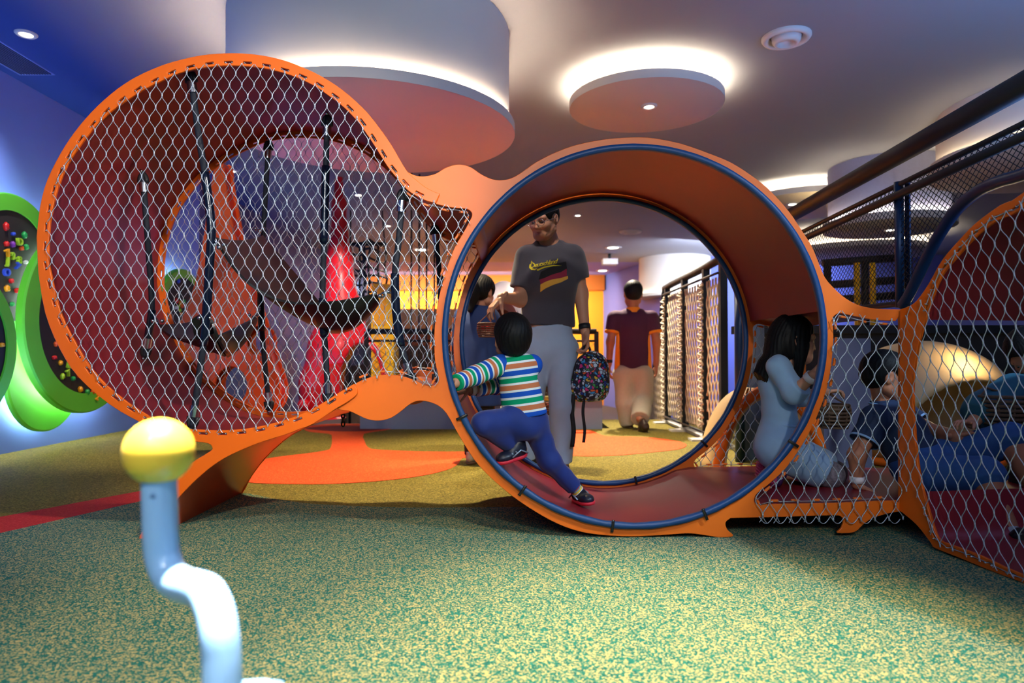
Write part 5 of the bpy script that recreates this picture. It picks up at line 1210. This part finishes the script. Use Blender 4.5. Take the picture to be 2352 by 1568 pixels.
# ------------------------------------------------------------------ man walking away
def walker():
    Yb = 7.3; G = lambda x, y, d=0: A(x, y, Yb + d)
    o = thing('person', 'man in maroon polo with orange collar walking away by the rope fence', 'person', (G(1455, 900)[0], Yb, 0))
    hc = G(1454, 675); f = n3((0, 1, -.05)); up = (0, 0, 1)
    (hv, hq), at, frm = head(hc, f, up, 1.17, .006)
    neck = G(1454, 712); chest = G(1454, 750); pel = G(1455, 850); shL, shR = G(1412, 730), G(1496, 730)
    elL, wrL = G(1402, 785, -.04), G(1399, 838, -.03); elR, wrR = G(1508, 785, -.04), G(1507, 838, -.02)
    hipL, hipR = G(1436, 860), G(1473, 860); knL, anL = G(1438, 925), G(1446, 974, .02); knR, anR = G(1476, 918, -.02), G(1470, 962, -.30)
    body = [cap(neck, at(0, -.01, -.06), .058, .06), cap(chest, pel, .15, .13, flat=((0, 1, 0), .7)), cap(shL, shR, .06)] + limb([shL, elL, wrL], [.05, .043, .03], False) + limb([shR, elR, wrR], [.05, .043, .03], False) + limb([hipL, knL, anL], [.08, .06, .04], False) + limb([hipR, knR, anR], [.08, .06, .04], False)
    npmesh('body', [sdf(body, .013, .03), (hv, hq), hand(wrL, (0, .1, -1), (1, 0, 0), -1, 1.0, .4, vox=.004), hand(wrR, (0, .1, -1), (-1, 0, 0), 1, 1.0, .4, vox=.004)], SKIN2, o); eyes(at, 1.17, o, frm, SKIN2)
    hair_short(at, frm, 1.19, HAIR, o, seed=8, low=-.075)
    PM = mat('maroon_polo', (66, 18, 58), .8, var=.06); PO = mat('orange_trim', (246, 150, 26), .7)
    pr = [cap(G(1454, 745), G(1455, 850), .172, .176, flat=((0, 1, 0), .62), fb=True), cap(shL, shR, .060, k=.07), cap(neck + np.array([0, 0, -.025]), chest, .075, .15, flat=((0, 1, 0), .75), fa=True)] + limb([shL, elL], [.08, .078], True, .03, 0, .58) + limb([shR, elR], [.08, .078], True, .03, 0, .58)
    v, q = sdf(pr, .012, .05); v = wrinkle(v, q, .004, 25); sh = npmesh('polo_shirt', [(v, q)], PM, o)
    v, q = sdf([cap(neck + np.array([0, 0, -.03]), neck + np.array([0, 0, .03]), .085, .070, fa=True, fb=True)], .006, .01); npmesh('collar', [(v, q)], PO, sh)
    for a, b in ((shL, elL), (shR, elR)):
        v, q = sdf([cap(lerp(a, b, .55), lerp(a, b, .64), .082, .082, fa=True, fb=True)], .006, .01); npmesh('cuff', [(v, q)], PO, sh)
    for x in (1415, 1493):
        v, q = sdf([cap(G(x + (-5 if x > 1450 else 5), 765, -.03), G(x + (-3 if x > 1450 else 3), 849, -.03), .022, .034, fb=True)], .008, .01); npmesh('side_panel', [(v, q)], PO, sh)
    BT = mat('beige_trouser', (190, 184, 168), .85, var=.08)
    pr = [cap(hipL, hipR, .128, flat=((0, 1, 0), .85)), cap(G(1455, 846), pel, .168, .17, flat=((0, 1, 0), .7), fa=True)] + limb([hipL, knL, anL], [.125, .112, .098], True, .02) + limb([hipR, knR, anR], [.125, .108, .096], True, .03)
    v, q = sdf(pr, .012, .03); v = wrinkle(v, q, .011, 20); npmesh('trousers', [(v, q)], BT, o)
    shoe('shoe', (anL[0], anL[1] - .06, 0), (anL[0] - .02, anL[1] + .2, 0), (0, 0, 1), 1.05, mat('brown_shoe', (50, 34, 28), .5), mat('tan_sole', (120, 90, 66), .6), o)
    shoe('shoe', np.array(anR) + (0, -.10, .02), np.array(anR) + (.03, .05, -.20), (0, -.8, .5), 1.05, mat('brown_shoe', (50, 34, 28)), mat('tan_sole', (120, 90, 66)), o)
    band('watch', wrL + np.array([0, 0, .04]), (0, 0, 1), .034, .03, BLACKM, o)
walker()
# ------------------------------------------------------------------ woman in navy behind the ring's left edge
def woman():
    Yb = 4.9; G = lambda x, y, d=0: A(x, y, Yb + d)
    o = thing('person', 'woman with dark hair in a navy dress at the left edge of the ring', 'person', (G(1095, 900)[0], Yb, 0))
    hc = G(1107, 672); f = n3((.5, .8, -.2)); up = (0, 0, 1); (hv, hq), at, frm = head(hc, f, up, .95, .006)
    neck = G(1103, 708); shL, shR = G(1066, 728), G(1124, 732); pel = G(1092, 860)
    elL, wrL = G(1056, 800), G(1066, 862); elR, wrR = G(1128, 800, .1), G(1140, 850, .25)
    body = [cap(neck, at(0, 0, -.06), .05), cap(G(1096, 750), pel, .12, .13, flat=((0, 1, 0), .7)), cap(shL, shR, .05)] + limb([shL, elL, wrL], [.045, .038, .027], False) + limb([shR, elR, wrR], [.045, .038, .027], False)
    lg = [(G(1080, 870), G(1082, 960), (G(1080, 960)[0], Yb, .06)), (G(1112, 870), G(1118, 960), (G(1118, 960)[0], Yb, .06))]
    for h, k, a in lg: body += limb([h, k, np.array(a)], [.08, .055, .035], False)
    npmesh('body', [sdf(body, .011, .03), (hv, hq), hand(wrL, (0, .1, -1), (1, 0, 0), -1, .92, .4, vox=.004), hand(wrR, (.5, .5, -.7), (-1, 0, -.5), 1, .92, .5, vox=.004)], SKIN, o); eyes(at, .95, o, frm)
    hair_short(at, frm, 1.02, HAIR, o, seed=2, low=-.075, puff=1.05)
    v, q = sdf([ell(at(0, -.12, -.02), (.05, .06, .09)), cap(at(0, -.11, -.04), at(0, -.12, -.17), .045, .02)], .008, .03); npmesh('ponytail', [(v, q)], HAIR, o)
    ND = mat('navy_dress', (16, 44, 96), .8, var=.06)
    pr = [cap(G(1096, 750), G(1094, 930), .16, .20, flat=((0, 1, 0), .75), fb=True), cap(shL, shR, .065, k=.05), cap(neck + np.array([0, 0, -.02]), G(1098, 750), .06, .13, flat=((0, 1, 0), .75), fa=True)] + limb([shL, elL], [.065, .06], True, .03) + limb([shR, elR], [.065, .06], True, .03)
    v, q = sdf(pr, .012, .05); v = wrinkle(v, q, .006, 22); npmesh('dress', [(v, q)], ND, o)
    BL = mat('black_legging', (16, 16, 20), .8); v, q = sdf([p for h, k, a in lg for p in limb([h, k, np.array(a)], [.083, .058, .04], True)], .011, .02); npmesh('leggings', [(v, q)], BL, o)
    for h, k, a in lg: shoe('shoe', (a[0], a[1] - .06, 0), (a[0] + .05, a[1] + .17, 0), (0, 0, 1), .95, mat('pale_shoe', (190, 176, 160), .6), mat('tan_sole', (120, 90, 66)), o)
woman()
# ------------------------------------------------------------------ girl kneeling
def girl():
    Yb = 3.36; G = lambda x, y, d=0: A(x, y, Yb + d)
    o = thing('person', 'girl with long black hair in a light blue romper kneeling inside the tunnel', 'person', G(1790, 1090))
    hc = G(1821, 782); f = n3((.97, -.10, -.12)); up = n3((.10, 0, 1)); (hv, hq), at, frm = head(hc, f, up, 1.02, .0042, .6)
    f_, u_, r_ = frm
    neck = G(1806, 838); chest = G(1788, 880); waist = G(1790, 972); pel = G(1786, 1020)
    shR, shL = G(1788, 842, -.09), G(1796, 842, .09)             # right arm is the near one
    elR, wrR = G(1824, 902, -.16), G(1868, 860, -.24); elL, wrL = G(1840, 910, .10), G(1896, 900, .06)
    hipR, hipL = G(1786, 1030, -.07), G(1790, 1030, .07); knR, knL = G(1908, 1090, -.10), G(1915, 1085, .10); anR, anL = G(1790, 1082, -.075), G(1794, 1080, .065)
    body = [cap(neck, at(0, -.01, -.05), .038, .042), cap(chest, pel, .09, .09, flat=((1, 0, 0), .8))] + limb([shR, elR, wrR], [.038, .032, .023], False) + limb([shL, elL, wrL], [.038, .032, .023], False) + limb([hipR, knR, anR], [.07, .05, .034], False) + limb([hipL, knL, anL], [.07, .05, .034], False)
    npmesh('body', [sdf(body, .008, .03), (hv, hq), hand(wrR, n3((.6, -.2, .55)), n3((-.2, .7, -.2)), -1, .66, .5), hand(wrL, n3((.9, -.1, .1)), n3((0, -.2, -1)), 1, .66, .6)], SKIN, o); eyes(at, .98, o, frm)
    # long hair
    R = np.stack([r_, f_, u_], 1)
    pr = [ell(at(0, -.010, .036), np.array([.088, .106, .098]) * .98, R), ell(at(0, -.05, -.03), np.array([.085, .07, .10]) * .98, R, k=.03), ell(at(0, .105, -.03), np.array([.055, .055, .09]), R, k=.012, sub=True),
          cap(at(0, -.07, -.03), G(1764, 850), .080, .062, flat=(f_, .62)), cap(G(1764, 850), G(1748, 872), .062, .052, flat=((.8, 0, .5), .6), fb=True),
          cap(at(.075, .025, -.03), at(.070, .02, -.20), .032, .020, flat=(r_, .5), fb=True), cap(at(-.075, .025, -.03), at(-.07, .02, -.20), .032, .020, flat=(r_, .5), fb=True)]
    v, q = sdf(pr, .0052, .03); nn = vnormals(v, q); L = v - hc; aa = (L @ r_) * 260 + np.arctan2(L @ r_, -(L @ f_)) * 26
    v = v + nn * (.0014 * (np.sin(aa + 2 * np.sin((L @ u_) * 18)) + .8 * np.sin(2.3 * aa + 1)))[:, None]; npmesh('hair', [(v, q)], HAIR, o)
    RB = mat('light_blue_jersey', (134, 168, 204), .85, var=.05, scale=30, sheen=.2)
    pr = [cap(chest, waist, .100, .098, flat=((1, 0, 0), .82)), cap(shR, shL, .052, k=.04), cap(neck + np.array([-.01, 0, -.02]), chest, .05, .09, fa=True), cap(waist + np.array([0, 0, -.01]), pel, .100, .114, flat=((1, 0, 0), .9), k=.006), ell(pel + np.array([.0, 0, -.01]), (.108, .118, .10)), ] \
        + limb([shR, elR, wrR], [.054, .052, .046], True, .02, 0, 1.38) + limb([shL, elL, wrL], [.054, .052, .046], True, .02, 0, 1.38) + limb([hipR, knR], [.105, .088], True, .04, 0, .86) + limb([hipL, knL], [.105, .088], True, .04, 0, .86)
    v, q = sdf(pr, .0065, .028); v = wrinkle(v, q, .0035, 55, ((.2, .1, 1), (.9, .1, .25), (.8, -.2, .5))); ro = npmesh('romper', [(v, q)], RB, o)
    b = MB(); b.tube([V(waist) + V((.083 * math.cos(t), .104 * math.sin(t), -.006 + .004 * math.sin(3 * t))) for t in np.linspace(0, 2 * PI, 40, endpoint=False)], .006, 6, closed=True); b.build('waist_seam', RB, ro)
    LP = mat('leopard_legging', (120, 112, 124), .8, var=.75, scale=75)
    v, q = sdf(limb([hipR, knR, anR], [.07, .060, .05], True, .02, .80, 1.22) + limb([hipL, knL, anL], [.07, .060, .05], True, .02, .80, 1.22), .006, .02); npmesh('leggings', [(v, q)], LP, o)
    PK = mat('pink_shoe', (206, 72, 130), .5, var=.1)
    for an, dy in ((anR, -.02), (anL, .02)):
        sh, de = shoe('shoe', (G(1756, 1044)[0], an[1], .245), (G(1754, 1116)[0], an[1] + dy, .148), (1, 0, .15), .85, mat('purple_shoe', (70, 30, 90), .6), PK, o)
        for k in range(5): b = MB(); b.tube([de(-.036, .15 + .17 * k, -.002), de(.036, .15 + .17 * k, -.002)], .005, 6); b.build('tread_bar', PK, sh)
    band('wristband', wrR + n3(elR - wrR) * .02, n3(elR - wrR), .027, .03, MATS['paper_band'], o)
    return wrL
gw = girl()
basket('dark wicker basket held beside the kneeling girl', P(1915, 955, 3.42), .078, .11, P(1902, 902, 3.42), mat('dark_wicker', (96, 74, 58), .75, var=.3, scale=90), ball=False)
# ------------------------------------------------------------------ boy leaning on one hand, legs in the second ring
def leaning():
    G = lambda x, y, d: A(x, y, d)
    o = thing('person', 'boy in a navy polo and denim shorts leaning on one hand behind the orange strut', 'person', G(2130, 1130, 3.2))
    hc = G(2032, 866, 3.34); f = n3((.93, -.15, -.25)); up = n3((.22, 0, 1)); (hv, hq), at, frm = head(hc, f, up, 1.0, .0045, .6)
    neck = G(2030, 925, 3.34); chest = G(2062, 985, 3.30); pel = G(2120, 1085, 3.18); shR, shL = G(2012, 962, 3.22), G(2070, 950, 3.44)
    elR, wrR = G(1968, 1045, 3.18), G(1968, 1112, 3.18); elL, wrL = G(2125, 985, 3.36), G(2195, 1000, 3.14)
    hipR, hipL = G(2125, 1085, 3.10), G(2140, 1060, 3.24); knR, knL = G(2262, 1090, 2.92), G(2318, 1010, 3.05)
    anR = G(2322, 1232, 2.78); anL = G(2400, 1150, 2.86)
    body = [cap(neck, at(0, -.01, -.05), .045, .046), cap(chest, pel, .10, .10, flat=((.4, 0, -.6), .8))] + limb([shR, elR, wrR], [.045, .037, .026], False) + limb([shL, elL, wrL], [.045, .037, .026], False) + limb([hipR, knR, anR], [.085, .058, .038], False) + limb([hipL, knL, anL], [.085, .058, .038], False)
    npmesh('body', [sdf(body, .008, .03), (hv, hq), hand(wrR, n3((.85, -.25, -.42)), n3((-.15, 0, -1)), 1, .74, .12), hand(wrL, n3((.8, -.2, .1)), n3((0, -.5, -1)), 1, .74, .5)], SKIN2, o); eyes(at, 1.0, o, frm, SKIN2)
    hair_short(at, frm, 1.03, HAIR, o, seed=11, low=-.075, puff=1.05)
    NP = mat('navy_polo', (18, 40, 74), .8, var=.08); WH = mat('pale_blue_piping', (130, 170, 214), .7, var=0)
    pr = [cap(chest, pel, .125, .125, flat=((.5, 0, .8), .9)), cap(shR, shL, .062, k=.05), cap(neck + np.array([.005, 0, -.02]), chest, .06, .11, fa=True)] + limb([shR, elR], [.065, .064], True, .03, 0, .62) + limb([shL, elL], [.065, .064], True, .03, 0, .7)
    v, q = sdf(pr, .008, .04); v = wrinkle(v, q, .004, 40); sh = npmesh('polo_shirt', [(v, q)], NP, o)
    v, q = sdf([cap(neck + np.array([.004, 0, -.03]), neck + np.array([-.004, 0, .016]), .068, .058, fa=True, fb=True)], .005, .01); npmesh('collar', [(v, q)], NP, sh)
    d = V(up); b = MB(); c_ = V(neck) + V((.002, 0, -.016)); b.tube([c_ + V((.067 * math.cos(t), .067 * math.sin(t), -.014 * math.cos(t))) for t in np.linspace(0, 2 * PI, 36, endpoint=False)], .004, 6, closed=True); b.build('piping', WH, sh)
    for a_, e_, fr2 in ((shR, elR, .61), (shL, elL, .69)): band('piping', lerp(a_, e_, fr2), n3(e_ - a_), .0645, .010, WH, sh)
    DN = mat('blue_denim', (38, 84, 150), .8, var=.2, scale=28, bump=.2)
    pr = [cap(hipR, hipL, .095), cap(lerp(chest, pel, .85), pel, .125, .12)] + limb([hipR, knR, anR], [.092, .076, .07], True, .02, 0, 1.10) + limb([hipL, knL, anL], [.092, .076, .07], True, .03, 0, 1.10)
    v, q = sdf(pr, .008, .03); v = wrinkle(v, q, .004, 38); npmesh('denim_shorts', [(v, q)], DN, o)
    for an, kn in ((anR, knR), (anL, knL)):
        d = n3(an - kn); v, q = sdf([cap(an - d * .03, an + d * .03, .043, .043, fa=True)], .005, .01); npmesh('sock', [(v, q)], mat('grey_sock', (150, 160, 176), .9), o)
        shoe('shoe', an + d * .07 + np.array([-.02, .03, 0]), an + d * .07 + np.array([.14, -.12, -.0]), (-.2, 0, 1), .92, BLACKR, mat('black_sole', (14, 14, 16)), o)
    band('wristband', wrR + n3(elR - wrR) * .022, n3(elR - wrR), .030, .030, MATS['paper_band'], o)
leaning()
# ------------------------------------------------------------------ figure in teal behind the second net
def teal():
    G = lambda x, y, d: A(x, y, d)
    o = thing('person', 'child in a teal long-sleeved top bending over a basket at the right photo edge', 'person', G(2330, 1060, 3.3))
    hc = G(2368, 812, 3.30); f = n3((-.6, -.3, -.7)); up = n3((-.4, 0, .9)); (hv, hq), at, frm = head(hc, f, up, .98, .005, .6)
    neck = G(2372, 872, 3.3); chest = G(2380, 920, 3.3); pel = G(2440, 1060, 3.36); sh1, sh2 = G(2330, 900, 3.22), G(2400, 890, 3.44)
    el1, w1 = G(2262, 940, 3.20), G(2232, 972, 3.16); el2, w2 = G(2330, 960, 3.42), G(2290, 970, 3.3)
    k1, a1 = G(2360, 1090, 3.40), G(2430, 1130, 3.44); k2, a2 = G(2380, 1090, 3.60), G(2450, 1130, 3.64)
    body = [cap(neck, at(0, 0, -.05), .045), cap(chest, pel, .11, .11)] + limb([sh1, el1, w1], [.045, .038, .027], False) + limb([sh2, el2, w2], [.045, .038, .027], False) + limb([pel, k1, a1], [.08, .06, .04], False) + limb([pel, k2, a2], [.08, .06, .04], False)
    npmesh('body', [sdf(body, .009, .03), (hv, hq), hand(w1, n3((-.6, -.2, .1)), n3((.3, 0, -1)), 1, .74, .5), hand(w2, n3((-.6, -.2, -.3)), n3((.3, 0, -1)), 1, .74, .5)], SKIN, o); eyes(at, .98, o, frm)
    hair_short(at, frm, 1.03, HAIR, o, seed=13, low=-.08, puff=1.06)
    TL = mat('teal_top', (32, 92, 116), .8, var=.1, scale=25)
    pr = [cap(chest, pel, .135, .14), cap(sh1, sh2, .07, k=.05), cap(neck, chest, .065, .12, fa=True)] + limb([sh1, el1, w1], [.085, .085, .062], True, .03, 0, 1.55) + limb([sh2, el2, w2], [.08, .078, .055], True, .03, 0, 1.6)
    v, q = sdf(pr, .008, .04); v = wrinkle(v, q, .006, 34); npmesh('top', [(v, q)], TL, o)
    v, q = sdf(limb([pel, k1, a1], [.11, .08, .06], True) + limb([pel, k2, a2], [.11, .08, .06], True), .009, .03); npmesh('trousers', [(v, q)], mat('dark_trouser', (24, 26, 36), .8), o)
    for a, k in ((a1, k1), (a2, k2)): shoe('shoe', a + np.array([.02, 0, -.03]), a + np.array([.16, 0, -.06]), (0, 0, 1), .85, BLACKR, mat('black_sole', (14, 14, 16)), o)
teal()
basket('dark wicker basket of straw in the lap of the child in teal', P(2300, 940, 3.16), .105, .12, P(2262, 890, 3.16), MATS['dark_wicker'])
# small basket held low behind the standing man
bc = P(1256, 938, 4.55); basket('tiny wicker basket on a long handle beside the standing man’s knee', bc, .050, .075, P(1244, 872, 4.55))
b = MB(); b.ball(bc + V((0, 0, .01)), .030, 14, 10); tag(b.build('toy_egg', MATS['toy_red']), 'red toy egg in the tiny basket beside the man’s knee', 'toy', 'toy eggs in the baskets')
def helper():
    G = lambda x, y, d=4.6: A(x, y, d)
    o = thing('person', 'small child mostly hidden behind the standing man, one bare arm holding a tiny basket', 'person', (G(1215, 1000)[0], 4.62, 0))
    hc = G(1206, 800, 4.66); f = n3((.7, -.6, -.2)); (hv, hq), at, frm = head(hc, f, (0, 0, 1), .92, .006, 1)
    neck = G(1207, 840, 4.66); pel = G(1210, 955, 4.66); s1, s2 = G(1226, 858, 4.6), G(1188, 858, 4.72); e1, w1 = G(1232, 895, 4.56), G(1246, 868, 4.54); e2, w2 = G(1180, 900, 4.74), G(1182, 940, 4.72)
    body = [cap(neck, at(0, 0, -.05), .04), cap(G(1208, 880, 4.66), pel, .09, .09)] + limb([s1, e1, w1], [.036, .03, .022], False) + limb([s2, e2, w2], [.036, .03, .022], False)
    lg = [(G(1200, 965, 4.70), G(1200, 1010, 4.7), np.array([G(1200, 1000, 4.7)[0], 4.7, .05])), (G(1220, 965, 4.62), G(1220, 1010, 4.62), np.array([G(1220, 1000, 4.62)[0], 4.62, .05]))]
    for l in lg: body += limb(l, [.06, .045, .03], False)
    npmesh('body', [sdf(body, .009, .03), (hv, hq), hand(w1, n3((.1, -.3, .6)), n3((.6, -.4, 0)), 1, .58, .8), hand(w2, (0, 0, -1), (1, 0, 0), 1, .58, .4)], SKIN2, o); eyes(at, .92, o, frm); hair_short(at, frm, .95, HAIR, o, seed=6)
    v, q = sdf([cap(G(1208, 875, 4.66), pel, .105, .105, fb=True), cap(s1, s2, .048, k=.04)] + limb([s1, e1], [.05, .048], True, .02, 0, .5) + limb([s2, e2], [.05, .048], True, .02, 0, .5), .009, .03); npmesh('shirt', [(v, q)], mat('dark_green_tee', (30, 52, 50), .85), o)
    v, q = sdf([p for l in lg for p in limb(l, [.08, .062, .05], True)] + [cap(lg[0][0], lg[1][0], .08)], .009, .03); npmesh('trousers', [(v, q)], MATS['dark_trouser'], o)
    for l in lg: shoe('shoe', (l[2][0], l[2][1] + .05, 0), (l[2][0], l[2][1] - .10, 0), (0, 0, 1), .7, BLACKR, mat('black_sole', (14, 14, 16)), o)
helper()
